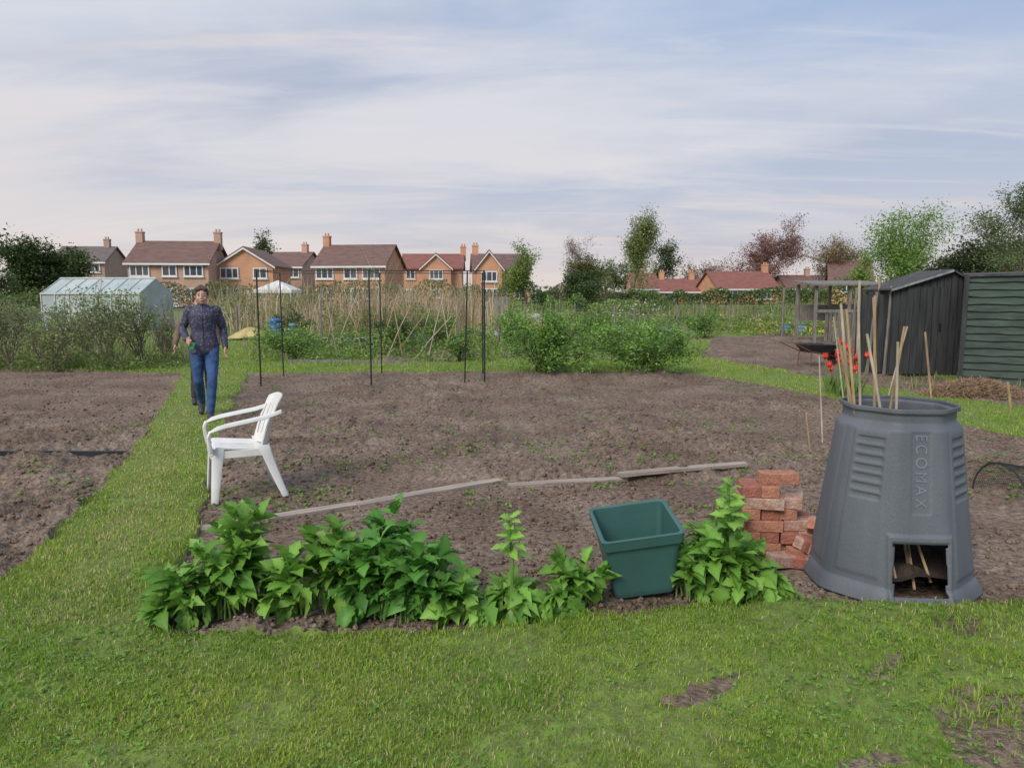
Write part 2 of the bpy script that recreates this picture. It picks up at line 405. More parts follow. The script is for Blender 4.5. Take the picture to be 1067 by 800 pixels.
def house(u,Y,wpx,vr,ve,bm,tm,label,rot=0,gable=None,chim=(.8,),d=8,door=True,wins=2,storeys=2,name='brick_house'):
    k=Y/FPX;w=wpx*k;zr=ZV(vr,Y);ze=ZV(ve,Y)
    e=top(name,label,'house',(XU(u,Y),Y+d/2,0),(0,0,math.radians(rot)),group='houses beyond the allotments')
    b=PB();hw=w/2-.3
    if gable=='full':
        b.prism([(-hw,0),(hw,0),(hw,ze),(0,zr-.1),(-hw,ze)],-d/2,d/2)
    else:
        b.box((0,0,ze/2),(2*hw,d,ze))
        for sx in(-1,1):
            i=len(b.v);xx=sx*hw;x1=sx*(hw-.25)
            b.v+= [(xx,-d/2,ze),(xx,d/2,ze),(xx,0,zr-.12),(x1,-d/2,ze),(x1,d/2,ze),(x1,0,zr-.12)]
            b.f+= [[i,i+1,i+2],[i+3,i+5,i+4],[i,i+2,i+5,i+3],[i+1,i+4,i+5,i+2]]
    gx=None
    if isinstance(gable,tuple):
        gx,gw,gz=gable;gx*=w;gw*=w
        b.prism([(gx-gw/2,0),(gx+gw/2,0),(gx+gw/2,ze),(gx,gz),(gx-gw/2,ze)],-d/2-1.2,0)
    b.make('wall',M[bm],e)
    r=PB();t=.16
    if gable=='full':
        for sx in(-1,1):
            a=(sx*(hw+.35),ze-.25);c=(0,zr)
            r.prism([a,c,(c[0],c[1]+t),(a[0],a[1]+t)],-d/2-.3,d/2+.3)
    else:
        for sy in(-1,1):
            i=len(r.v);y0=sy*(d/2+.4);z0=ze-.22;pr=[(y0,z0),(0,zr),(0,zr+t),(y0,z0+t)]
            for xx in(-w/2,w/2):
                for yy,zz in pr:r.v.append((xx,yy,zz))
            r.f+= [[i,i+1,i+2,i+3],[i+7,i+6,i+5,i+4]]
            for q in range(4):
                q2=(q+1)%4;r.f.append([i+q,i+4+q,i+4+q2,i+q2])
    if gx is not None:
        for sx in(-1,1):
            a=(gx+sx*(gw/2+.3),ze-.2);c=(gx,gz+.02)
            r.prism([a,c,(c[0],c[1]+t),(a[0],a[1]+t)],-d/2-1.5,-.2)
    ro=r.make('roof',M[tm],e)
    f=PB()
    if gx is not None:
        for sx in(-1,1):
            a=(gx+sx*(gw/2+.3),ze-.42);c=(gx,gz-.2);f.prism([a,c,(c[0],c[1]+.2),(a[0],a[1]+.2)],-d/2-1.55,-d/2-1.50)
    elif gable=='full':
        for sx in(-1,1):
            a=(sx*(hw+.35),ze-.45);c=(0,zr-.2);f.prism([a,c,(c[0],c[1]+.2),(a[0],a[1]+.2)],-d/2-.36,-d/2-.31)
    else: f.box((0,-d/2-.45,ze-.24),(w,.06,.2))
    f.make('fascia_board',M['whiteframe'],ro)
    for cx in chim:
        c=PB();cx=cx*w-w/2;c.box((cx,0,zr+.1),(.75,.75,1.9));c.box((cx,0,zr+1.1),(.85,.85,.15))
        for q in(-.18,.18):c.tube([(cx+q,0,zr+1.15),(cx+q,0,zr+1.5)],.11,8)
        c.make('chimney',M[bm],ro)
    yf=-d/2-.03
    lv=[ze-1.0] if storeys==1 else [ze-.95,1.45]
    for z in lv:
        if gable=='full' or gx is None:
            for i in range(wins):
                xx=-hw+(i+.5)*2*hw/wins+((i%2)-.5)*.3
                window(e,xx,z,1.6+.5*((i+int(u))%2),1.25,yf,2+(i+int(u))%2)
        else:
            window(e,gx,z,1.9,1.25,yf-1.2,3)
            for xx in np.linspace(-hw+1.2,hw-1.2,4):
                if abs(xx-gx)>gw/2+1.0: window(e,xx,z,1.3,1.2,yf,2)
    if door:
        dd=PB();dd.box((hw*.12,yf,1.0),(.95,.1,2.0));do=dd.make('door',M['whiteframe'],e)
        hh=PB();hh.box((hw*.12+.35,yf-.07,1.0),(.05,.05,.15));hh.make('handle',M['black'],do)
    return e
house(80,104,56,256,272,'brick3','tile3','brown brick house with grey tiled roof and chimney',6,chim=(.82,))
house(173,82,86,250,273,'brick1','tile1','salmon brick two storey house with brown tiled roof',5,chim=(.03,.97),wins=3)
house(253,86,62,258,276,'brick2','tile1','orange brick house with gable end facing the plots',4,gable='full',chim=(),wins=2,d=9)
house(299,100,44,262,277,'brick1','tile1','pale brick house with brown tiled roof and end chimney',-6,chim=(.78,),wins=2)
house(369,84,80,254,276,'brick2','tile1','orange brick house with brown tiled roof and end chimney',-7,chim=(.04,),wins=3)
house(449,102,66,264,279,'brick2','tile2','orange brick house with projecting front gable',2,gable=(.08,.45,ZV(265,102)),chim=(.98,),wins=2)
house(520,90,62,264,280,'brick2','tile1','orange brick house with end gable and tall chimney',5,gable=(-.22,.42,ZV(262,90)),chim=(.08,),wins=2)
house(712,112,58,291,303,'brick2','tile2','red roofed brick bungalow with chimney',0,chim=(.2,.75),storeys=1,wins=2,door=False)
house(776,106,70,283,300,'brick2','tile2','brick bungalow with dark red hipped roof',8,chim=(.95,),storeys=1,wins=2,door=False)
house(845,118,52,287,300,'brick1','tile1','low brick bungalow with brown roof',0,chim=(.6,),storeys=1,wins=2,door=False)
house(897,104,44,271,293,'brick2','tile1','brick house with brown roof behind the sheds',-20,chim=(.1,),storeys=1,wins=1,door=False)
house(672,104,30,285,300,'brick1','tile2','small brick outbuilding with red roof',0,chim=(.5,),storeys=1,wins=1,door=False,d=6)
# ---------------------------------------------------------------- far trees
DK=((.045,.075,.025),(.075,.115,.035))
def T(u,Y,vt,wpx,c1,c2,nl,ls,seed,label,name='tree',**k):
    h=ZV(vt,Y);k['jit']=k.get('jit',.05)*.95
    return tree(name,label,'tree',XU(u,Y),Y,h,wpx*Y/FPX,c1,c2,int(nl*2.8),ls*.82,seed,**k)
T(18,62,250,84,*DK,5500,.30,1,'dark green tree with dense rounded crown',jit=.08,low=.2)
T(58,78,262,52,(.06,.09,.025),(.10,.13,.04),3000,.30,2,'dark green tree beside the houses',jit=.07)
T(281,120,241,20,*DK,1500,.4,3,'small dark tree rising behind the rooftops',jit=.05)
T(548,72,254,40,(.22,.30,.07),(.13,.20,.05),2800,.24,4,'light green spring tree beside the end house',low=.1)
T(606,120,245,36,(.24,.19,.16),(.18,.14,.12),700,.26,5,'bare brownish tree with fine twigs',barkm='bark_pale',lev=4,r0=.12)
T(655,95,221,40,(.25,.31,.11),(.16,.21,.08),4600,.28,6,'tall narrow pale green birch tree',spread=.42,upb=.2,name='birch_tree',kids=6,barkm='bark_pale',jit=.05,low=.2)
T(690,120,250,26,*DK,2000,.36,7,'dark conifer with ragged crown',spread=.9,name='conifer_tree',low=.15)
T(612,80,266,36,(.13,.13,.03),(.07,.09,.025),3500,.24,8,'olive green conifer with dense crown',name='conifer_tree',jit=.08,low=.25)
T(590,70,284,64,*DK,4200,.24,9,'dark evergreen bush with dense rounded crown',jit=.1,name='evergreen_tree',low=.3)
T(803,125,228,92,(.27,.14,.11),(.18,.09,.075),5600,.34,10,'large reddish brown tree with full crown',lev=4,barkm='bark_pale',r0=.25,name='copper_tree',jit=.045,low=.08)
T(866,110,244,56,(.28,.20,.11),(.18,.14,.07),2600,.30,11,'brownish budding tree with thin crown',lev=4,barkm='bark_pale',r0=.16,jit=.045)
T(937,80,217,62,(.23,.36,.08),(.14,.24,.05),6000,.28,12,'bright green spring tree with dense crown',jit=.07,low=.2,kids=6)
T(905,98,262,30,(.22,.30,.07),(.13,.20,.05),1500,.32,13,'light green tree behind the shed',low=.2)
T(1000,62,252,84,(.035,.055,.02),(.06,.08,.03),5500,.28,14,'dark green tree behind the sheds',jit=.09,low=.2)
T(1050,48,188,80,(.17,.22,.09),(.10,.14,.06),5600,.17,15,'tall grey green willow tree with drooping twigs',lev=4,kids=4,name='willow_tree',jit=.045,low=.1)
T(1092,40,215,60,(.16,.20,.08),(.09,.12,.05),3000,.17,16,'grey green tree beyond the sheds')
T(735,135,273,44,(.22,.18,.12),(.15,.13,.08),1200,.36,17,'thin brownish tree between bungalows',lev=4,barkm='bark_pale',r0=.1)
T(640,128,270,56,(.13,.17,.06),(.09,.12,.05),2200,.40,18,'distant green tree beside the birch',jit=.08)
T(-30,50,240,90,*DK,4000,.28,19,'dark green tree beyond the greenhouse',jit=.08)
# ---------------------------------------------------------------- hedges & scrub
def hedge(name,label,x0,y0,x1,y1,h,dep,n,ls,c1,c2,seed,hv=.35,cat='hedge'):
    rng=np.random.default_rng(seed);t=rng.random(n);Lh=math.hypot(x1-x0,y1-y0)
    s=t*Lh
    top_=h*(1-hv+2*hv*fbm(s*1.3/h,s*0,seed,3))
    z=top_*rng.random(n)**.75
    off=rng.normal(0,dep*.35,n)
    x=x0+(x1-x0)*t+(-(y1-y0)/Lh)*off;y=y0+(y1-y0)*t+((x1-x0)/Lh)*off
    C=np.stack([x,y,z],1);Vv,Ff=leaves(C,ls,rng,.3,.55)
    per=np.clip(fbm(s*1.1/h+3,z*1.4/h,seed+5,3)*2-.5+rng.normal(0,.15,n),0,1)
    o=mk(name,Vv,Ff,M['leaf'],col=vcol(n,c1,c2,rng,per=per));return tag(o,label,cat)
def H(u0,u1,Y,vt,n,ls,c1,c2,seed,label,Y2=None,hv=.35,dep=1.5,name='hedge',cat='hedge'):
    Y2=Y2 or Y;return hedge(name,label,XU(u0,Y),Y,XU(u1,Y2),Y2,ZV(vt,(Y+Y2)/2)*.92,dep,n,ls,c1,c2,seed,hv,cat)
H(-60,330,72,295,9000,.28,(.22,.20,.11),(.12,.17,.05),21,'scrubby green brown hedge below the houses',hv=.5)
H(320,640,76,296,9000,.28,(.22,.19,.11),(.13,.20,.06),22,'scrubby hedge with budding shrubs below the houses',hv=.55)
H(560,860,92,302,9000,.32,(.14,.21,.06),(.07,.11,.04),23,'green garden hedge in front of the bungalows',hv=.5)
H(820,1150,70,294,9000,.28,(.10,.14,.04),(.16,.22,.06),24,'green hedge behind the sheds',hv=.5)
H(-200,40,40,300,6000,.15,(.08,.13,.04),(.15,.20,.06),25,'dark green hedge beside the greenhouse')
H(505,700,44,312,8000,.12,(.22,.32,.08),(.10,.16,.05),26,'row of light green fruit bushes',hv=.7)
H(690,890,50,318,7000,.12,(.18,.26,.07),(.10,.15,.04),27,'low green garden hedge beyond the flower plots',hv=.6)
H(560,850,36,328,6500,.09,(.20,.30,.07),(.09,.15,.04),28,'low row of green vegetables on the plots',hv=.6,dep=1.2,name='vegetable_row',cat='vegetables')
H(600,700,27,336,3000,.08,(.20,.30,.07),(.09,.15,.04),29,'leafy green row beside the bushes',hv=.6,dep=1,name='vegetable_row',cat='vegetables')
H(200,330,30,312,5500,.1,(.22,.27,.09),(.13,.18,.06),30,'tangled green shrubs beside the greenhouse',hv=.7)
H(340,470,25,318,3200,.09,(.22,.28,.09),(.12,.17,.05),32,'tangled green shrubs growing among the dry reeds',hv=.9)
H(285,400,20,350,2600,.07,(.10,.17,.06),(.06,.11,.04),33,'dark leafy brassica row on the middle plot',hv=.6,dep=.7,name='vegetable_row',cat='vegetables')
H(410,505,21,345,2400,.07,(.18,.29,.07),(.10,.17,.05),34,'green leafy vegetable row on the middle plot',hv=.6,dep=.7,name='vegetable_row',cat='vegetables')
H(720,870,30,336,3600,.08,(.20,.28,.07),(.11,.17,.05),35,'green flower border beyond the bare plot',hv=.6,dep=.8,name='flower_border',cat='plants')
H(-500,1500,260,294,14000,1.1,(.09,.13,.08),(.14,.17,.10),31,'distant line of trees on the horizon',hv=.5,dep=10,name='treeline',cat='trees')
def reeds(u0,u1,Ya,Yb,n,h,c1,c2,label,name,W=.02,seed=1,c3=(.5,.42,.28),m='dry',lean=.5,thr=.36,nosoil=False):
    rng=np.random.default_rng(seed);Y=rng.uniform(Ya,Yb,n);u=rng.uniform(u0,u1,n);x=(u-533.5)/FPX*Y/1.008
    f=fbm(x*.55,Y*.55,seed+9,3);k=f>thr
    if nosoil:k&=~region(x,Y)[0]
    x=x[k];Y=Y[k];f=f[k]
    L=h*rng.uniform(.35,1.15,len(x))*(.3+1.2*fbm(x*.9,Y*.9,seed,3))*np.clip(.55+(f-thr)*4,0,1.1)
    blades(x,Y,L,np.full(len(x),W),rng,c1,c2,c3,np.zeros(len(x))-.05,name,label,lean=lean,m=m,dryf=.2)
reeds(200,330,26,36,3000,2.0,(.50,.41,.26),(.36,.28,.16),'tall dry straw coloured reeds and grass','reeds',.02,2,c3=(.62,.54,.38),thr=.44,lean=.75)
reeds(330,515,24,34,5200,2.1,(.50,.41,.26),(.36,.28,.16),'tall dry straw coloured reeds and grass','reeds',.02,3,c3=(.62,.54,.38),thr=.46,lean=.75)
reeds(500,600,28,36,1200,1.2,(.42,.38,.22),(.24,.28,.10),'dry and green tall grass','tall_grass',.02,4)
reeds(250,520,17.5,24,4200,.40,(.18,.29,.05),(.30,.36,.11),'rough green grass between the plots','tall_grass',.014,5,m='blade',lean=.9)
reeds(520,900,17,34,6000,.30,(.18,.29,.05),(.30,.38,.11),'rough green grass around the plots','tall_grass',.014,6,m='blade',lean=.9,nosoil=True)
reeds(-30,200,14.6,22,4200,.46,(.18,.28,.06),(.30,.34,.14),'rough grass under the shrubs','tall_grass',.013,7,m='blade',lean=.9)
reeds(690,860,38,60,3500,1.0,(.32,.31,.15),(.17,.25,.08),'rough tall grass on the far plots','tall_grass',.03,8,m='blade')
reeds(930,1100,11.5,14.5,900,.25,(.18,.28,.06),(.28,.33,.12),'rough grass at the foot of the sheds','tall_grass',.011,10,m='blade',lean=.9)
def cover(u0,u1,v0,v1,n,h,ls,c1,c2,seed,label,name='ground_cover',thr=.5):
    rng=np.random.default_rng(seed);u=rng.uniform(u0,u1,n);v=rng.uniform(v0,v1,n)
    dx=(u-533.5)/FPX;dy=(400-v)/FPX;t=CAMH/(math.sin(TH)-dy*math.cos(TH));x=dx*t;y=(math.cos(TH)+dy*math.sin(TH))*t
    f=fbm(x*1.3,y*1.3,seed,3);k=f>thr;x=x[k];y=y[k];f=f[k]
    z=rng.random(len(x))*h*np.clip((f-thr)*7,.15,1.2)
    C=np.stack([x,y,z],1);Vv,Ff=leaves(C,ls,rng,.6,.55)
    tag(mk(name,Vv,Ff,M['leaf'],col=vcol(len(C),c1,c2,rng)),label,'plants',kind='stuff')
cover(265,515,352,377,20000,.55,.07,(.11,.19,.045),(.22,.33,.08),41,'mixed green weeds and vegetables on the middle plots',thr=.46)
cover(520,730,345,374,10000,.30,.065,(.11,.19,.045),(.22,.33,.08),42,'mixed green weeds on the middle plots',thr=.50)
cover(740,870,342,350,4000,.35,.08,(.13,.20,.05),(.20,.29,.06),43,'green flower plot foliage',thr=.45)
cover(748,875,342,349,900,.5,.11,(.66,.49,.03),(.57,.55,.06),44,'yellow spring flowers on the far plot','yellow_flowers',.45)
cover(630,700,326,340,500,1.0,.12,(.60,.56,.54),(.58,.48,.48),45,'pale blossom among the shrubs','blossom',.42)
cover(1000,1067,386,396,500,.28,.05,(.66,.49,.03),(.57,.45,.03),46,'small yellow flowers beside the shed','yellow_flowers',.45)
cover(-20,190,374,387,9000,.26,.055,(.13,.20,.05),(.22,.28,.09),47,'green weeds below the shrubs',thr=.42)
# ---------------------------------------------------------------- shrubs
def B(u,v,wpx,hpx,c1,c2,n,ls,seed,label,name='bush',**k):
    x,y=G(u,v);s=y/FPX
    d=dict(stems=9,lev=2,kids=4,spread=.55,upb=.05,r0=.010,jit=.05);d.update(k)
    return tree(name,label,'bush',x,y,hpx*s,wpx*s,c1,c2,n,ls,seed,crownn='foliage',**d)
CB=((.22,.39,.07),(.10,.20,.045))
B(562,387,90,70,*CB,8500,.055,51,'leafy green currant bush at the edge of the dug bed','currant_bush',jit=.06,stems=12,low=.25)
B(668,387,90,52,*CB,8000,.055,52,'low spreading green currant bush beside the grass path','currant_bush',jit=.08,stems=12,low=.25)
B(612,366,44,42,*CB,2600,.06,53,'small leafy bush behind the currant bushes','currant_bush',jit=.07,low=.2)
B(530,362,40,40,*CB,2200,.06,54,'small leafy bush beside the black frame','currant_bush',jit=.07,low=.2)
LS=((.23,.31,.10),(.13,.19,.065))
for i,(u,v,w,h,n_) in enumerate([(12,384,80,76,1700),(55,386,70,60,1400),(118,384,90,88,2900),(150,380,66,76,1600),(-40,386,80,80,1500),(85,376,60,56,1200),(30,372,70,62,1300),(174,374,36,52,700)]):
    B(u,v,w,h,*LS,n_,.055,60+i,'sparse leafy shrub with thin bare stems','shrub',group='shrubs beside the dug bed',spread=.4,upb=.12,r0=.011,barkm='bark_pale',jit=.04,stems=11)
B(310,374,60,34,*CB,2000,.055,71,'low green bush between the cage posts',low=.2)
B(410,366,56,36,(.09,.15,.04),(.06,.10,.03),1900,.07,72,'dark green bush beside the bean canes')
B(480,376,30,26,*CB,1000,.05,73,'small green bush beside the black frame')
B(297,352,50,30,(.13,.19,.06),(.08,.12,.04),1300,.08,74,'green bush in front of the reeds')
B(735,352,44,28,*CB,1800,.07,75,'bright green shrub beyond the bare plot',low=.2)
B(452,362,40,38,*CB,1500,.065,76,'light green bush among the bean canes',low=.2)
# ---------------------------------------------------------------- bean canes
canes=[(338,370,352,300),(352,372,340,312),(395,368,415,305),(402,372,428,318),(420,372,408,308),(445,374,462,308),(458,374,482,316),(470,370,458,300),(366,366,378,318),(435,366,448,322),(492,364,500,305),(320,362,328,318),(380,371,360,306),(430,373,470,330),(410,370,455,312),(348,366,372,308)]
for i,(u0,v0,u1,v1) in enumerate(canes):
    x0,y0=G(u0,v0);y1=y0+random.uniform(-.2,.5)
    b=PB();b.tube([(0,0,-.1),((XU(u1,y1)-x0)*.5,(y1-y0)*.5,ZV(v1,y1)*.5),(XU(u1,y1)-x0,y1-y0,ZV(v1,y1))],[.014,.013,.010],6)
    o=b.make('bean_cane',M['palecane'] if i%2 else M['cane'],loc=(x0,y0,0));tag(o,'tall leaning bamboo cane standing in the middle plot','cane','bean canes on the middle plot')
# ---------------------------------------------------------------- black fruit cage frame
fa=G(272,401);fb=G(387,401);fc=G(505,400)
e=top('fruit_cage','black metal fruit cage frame standing on the soil','garden frame',(fa[0],fa[1],0))
hh=1.87;back=1.5
def lp(p,dy=0):return (p[0]-fa[0]-dy*.06,p[1]-fa[1]+dy)
for p,dy in((fa,0),(fb,0),(fc,0),(fa,back),(fb,back),(fc,back)):
    q=lp(p,dy);PB().tube([(q[0],q[1],-.15),(q[0],q[1],hh)],.014 if not dy else .012,8).make('post',M['black'],e)
q=lp(fc,0);PB().tube([(q[0]-.34,q[1]+.1,-.1),(q[0]-.28,q[1]+.1,hh)],.012,8).make('post',M['black'],e)
for a,c in((lp(fa),lp(fb)),(lp(fb),lp(fc)),(lp(fa,back),lp(fb,back)),(lp(fb,back),lp(fc,back)),(lp(fa),lp(fa,back)),(lp(fb),lp(fb,back)),(lp(fc),lp(fc,back))):
    PB().tube([(a[0],a[1],hh-.01),(c[0],c[1],hh-.01)],.009,6).make('rail',M['black'],e)
# ---------------------------------------------------------------- greenhouse
M['pane']=mat('frosted_pane',(.46,.52,.51),(.34,.40,.39),1.5,.4,spec=.4)
M['alu']=mat('white_aluminium',(.6,.63,.62),(.5,.53,.52),5,.4)
Y=30;x0=XU(40,Y);x1=XU(150,Y)
e=top('greenhouse','pale glazed greenhouse with white frame behind the shrubs','greenhouse',((x0+x1)/2,Y+1.3,0),(0,0,math.radians(-6)))
w=x1-x0;ze=ZV(306,Y);zr=ZV(290,Y);dd=2.4
b=PB();b.prism([(-w/2,0),(w/2,0),(w/2,ze),(-w/2,ze)],-dd/2,dd/2)
for sx in(-1,1):
    i=len(b.v);b.v+=[(sx*w/2,-dd/2,ze),(sx*w/2,dd/2,ze),(sx*w/2,0,zr)];b.f+=[[i,i+1,i+2]]
b.make('wall',M['pane'],e)
b=PB()
b.v=[(-w/2,-dd/2,ze+.005),(w/2,-dd/2,ze+.005),(w/2,dd/2,ze+.005),(-w/2,dd/2,ze+.005),(-w/2,0,zr+.005),(w/2,0,zr+.005)];b.f=[[0,1,5,4],[2,3,4,5]]
b.make('roof',M['pane'],e)
b=PB()
for k in range(8):
    xx=-w/2+w*k/7
    b.box((xx,-dd/2-.02,ze/2),(.035,.04,ze));b.tube([(xx,-dd/2-.02,ze+.02),(xx,0,zr+.03)],.02,4)
for z in(.03,ze*.5,ze):b.box((0,-dd/2-.03,z),(w+.05,.05,.05))
b.box((0,0,zr+.04),(w+.05,.05,.05));b.make('frame',M['alu'],e)
# ---------------------------------------------------------------- gazebo, drums, clutter
def gazebo(u,Y,wpx,vt,ve):
    w=wpx*Y/FPX;zt=ZV(vt,Y);ze=ZV(ve,Y)
    e=top('gazebo','white fabric gazebo with pointed roof','gazebo',(XU(u,Y),Y,0))
    b=PB();b.v=[(-w/2,-w/2,ze),(w/2,-w/2,ze),(w/2,w/2,ze),(-w/2,w/2,ze),(0,0,zt),(-w/2,-w/2,ze-.25),(w/2,-w/2,ze-.25),(w/2,w/2,ze-.25),(-w/2,w/2,ze-.25)]
    b.f=[[0,1,4],[1,2,4],[2,3,4],[3,0,4],[5,6,1,0],[6,7,2,1],[7,8,3,2],[8,5,0,3]];b.make('canopy',M['whiteframe'],e)
    for sx in(-1,1):
        for sy in(-1,1):PB().tube([(sx*w*.47,sy*w*.47,0),(sx*w*.47,sy*w*.47,ze)],.04,6).make('leg',M['alu'],e)
gazebo(290,60,38,292,302)
def drum(name,label,cat,u,v,wpx,hpx,m,lid=True):
    x,y=G(u,v);s=y/FPX;r=wpx*s/2;h=hpx*s
    e=top(name,label,cat,(x,y,0))
    b=PB();b.lathe([(0,0),(r*.85,0),(r*.9,h*.05),(r*.98,h*.3),(r,h*.33),(r*.97,h*.36),(r,h*.6),(r*1.03,h*.65),(r*.98,h*.68),(r*.9,h*.93),(r*.95,h*.95),(r*.95,h),(r*.8,h),(r*.78,h*.9),(0,h*.9)],20)
    b.make('body',m,e,smooth=True)
    if lid:
        b=PB();b.lathe([(r*1.0,h-.02),(r*1.0,h+.03),(r*.6,h+.07),(0,h+.08)],20);b.make('lid',m,e,smooth=True)
M['blue']=mat('blue_plastic',(.04,.16,.42),(.03,.11,.30),4,.4)
M['bluegrey']=mat('blue_grey_plastic',(.16,.27,.33),(.11,.19,.24),4,.5)
M['dkplastic']=mat('dark_plastic',(.035,.04,.045),(.02,.025,.03),4,.4)
M['fleece']=mat('white_fleece_cloth',(.60,.60,.58),(.45,.46,.44),6,.8,.4,20)
drum('water_barrel','blue plastic barrel standing beside the reeds','barrel',287,354,12,20,M['blue'])
drum('water_barrel','blue grey plastic barrel standing beside the reeds','barrel',305,353,9,14,M['bluegrey'])
drum('compost_bin','black plastic bin with lid behind the bushes','bin',697,372,24,28,M['dkplastic'])
drum('bucket','blue grey plastic tub on the far plot','tub',818,347,11,10,M['bluegrey'],False)
drum('bucket','blue grey plastic tub on the far plot','tub',834,348,13,11,M['bluegrey'],False)
def cloche(u,v,wpx,hpx,label,m):
    x,y=G(u,v);s=y/FPX;w=wpx*s;h=hpx*s;b=PB();n1=20;n2=12
    for i in range(n1):
        for j in range(n2):
            a=math.pi*j/(n2-1);b.v.append((-w/2+w*i/(n1-1),-.4*math.cos(a),h*math.sin(a)*(1-.12*abs(math.sin(i*.8)))))
    for i in range(n1-1):
        for j in range(n2-1):q=i*n2+j;b.f.append([q,q+1,q+n2+1,q+n2])
    tag(b.make('cloche',m,loc=(x,y,0),smooth=True),label,'cloche')
cloche(362,362,46,11,'low white fleece tunnel over a vegetable row',M['fleece'])
cloche(545,338,44,12,'low white fleece tunnel on the far plot',M['fleece'])
cloche(655,346,40,8,'low white fleece tunnel on the far plot',M['fleece'])
def sheet_heap(u,v,m,label,sx,sy,hz,seed):
    x,y=G(u,v);b=PB();nn=14
    for j in range(nn):
        for i in range(nn):
            a=i/(nn-1)-.5;c=j/(nn-1)-.5
            b.v.append((a*sx,c*sy,max(.0,hz*math.cos(a*2.8)*math.cos(c*2.8)+.1*float(vn(a*7,c*7,seed)))))
    for j in range(nn-1):
        for i in range(nn-1):q=j*nn+i;b.f.append([q,q+1,q+nn+1,q+nn])
    tag(b.make('tarpaulin',m,loc=(x,y,0),smooth=True),label,'tarpaulin')
M['yel']=mat('yellow_sheet',(.55,.45,.17),(.38,.30,.13),4,.6)
sheet_heap(262,354,M['yel'],'crumpled yellowish tarpaulin heap beside the grass path',1.3,.9,.34,4)
sheet_heap(436,358,M['blue'],'small crumpled blue tarpaulin on the middle plot',.8,.6,.22,5)
sheet_heap(505,352,M['fleece'],'crumpled white sheet lying on the middle plot',1.0,.6,.3,6)
sheet_heap(575,344,M['yel'],'crumpled straw coloured sheet on the far plot',1.2,.6,.3,7)
def post(u,v,vt,r,label,m='greywood',name='wooden_post',lean=0,group='wooden posts on the plots'):
    x,y=G(u,v);b=PB();z=ZV(vt,y);b.box((0,0,z/2-.05),(r*2,r*2,z+.1),taper=(.85,.85))
    o=b.make(name,M[m],loc=(x,y,0),rot=(0,lean,random.uniform(0,1)),bevel=.006);tag(o,label,'post',group)
for u,v,vt,ln in((815,350,300,0),(828,352,304,.02),(520,360,318,0),(535,352,322,.04),(640,350,318,0),(705,352,322,0),(730,346,312,0),(582,348,318,0),(760,346,322,0),(478,356,312,0),(335,356,300,.02),(248,352,318,0),(660,345,322,.03),(788,345,325,0),(598,340,316,.05),(622,342,320,-.04),(548,346,314,-.05)):
    post(u,v,vt,.03,'weathered wooden post standing on the plots',lean=ln)
for u,v,vt,ln,mm in((884,386,300,.05,'greywood'),(893,388,292,-.03,'palecane'),(903,389,304,.08,'greywood'),(912,387,290,-.02,'cane'),(921,390,298,.04,'greywood')):
    post(u,v,vt,.022,'rough upright timber leaning beside the dark shed',m=mm,name='leaning_timber',lean=ln,group='timbers leaning by the shed')
def panel(u0,v0,u1,v1,h,label,m='greywood',n=10,gap=.25,jag=.03):
    x0,y0=G(u0,v0);x1,y1=G(u1,v1);Lp=math.hypot(x1-x0,y1-y0);a=math.atan2(y1-y0,x1-x0)
    e=top('wooden_fence',label,'fence',(x0,y0,0),(0,0,a));b=PB();w=Lp/n
    for i in range(n):
        hq=h+random.uniform(-jag,jag);b.box((w*(i+.5),0,hq*.5),(w*(1-gap),.02,hq))
    b.make('boards',M[m],e)
    for z in(h*.25,h*.8):PB().box((Lp/2,.035,z),(Lp,.04,.07)).make('rail',M[m],e)
panel(508,334,530,334,1.3,'pale wooden fence panel beyond the reeds',n=6,gap=.1)
panel(858,356,902,358,.9,'grey weathered slatted wooden fence beside the shelter')
x,y=G(848,358);e=top('garden_shelter','open framed grey timber shelter with flat roof','shelter',(x,y,0))
ws=2.0;hs_=ZV(296,y)
for a in(0,ws/2,ws):
    for c in(0,1.4):
        PB().box((a,c,hs_/2),(.08,.08,hs_)).make('post',M['greywood'],e)
b=PB();b.box((ws/2,.7,hs_+.04),(ws+.3,1.8,.05),(math.radians(4),0,0));b.make('roof',M['greywood'],e)
PB().box((ws/2,-.06,hs_*.55),(ws,.04,.09)).make('rail',M['greywood'],e)
PB().box((ws/2,1.46,hs_*.5),(ws,.03,.5)).make('back_panel',M['greywood'],e)
for (u0,v0,u1,v1) in((525,366,600,364),(300,378,420,379),(600,352,690,352),(530,344,650,344)):
    x0,y0=G(u0,v0);x1,y1=G(u1,v1);Lp=math.hypot(x1-x0,y1-y0)
    b=PB();b.box((0,0,.03),(Lp,.04,.08));o=b.make('edging_board',M['greywood'],loc=((x0+x1)/2,(y0+y1)/2,0),rot=(0,0,math.atan2(y1-y0,x1-x0)));tag(o,'long wooden board edging a vegetable plot','board','edging boards on the plots')
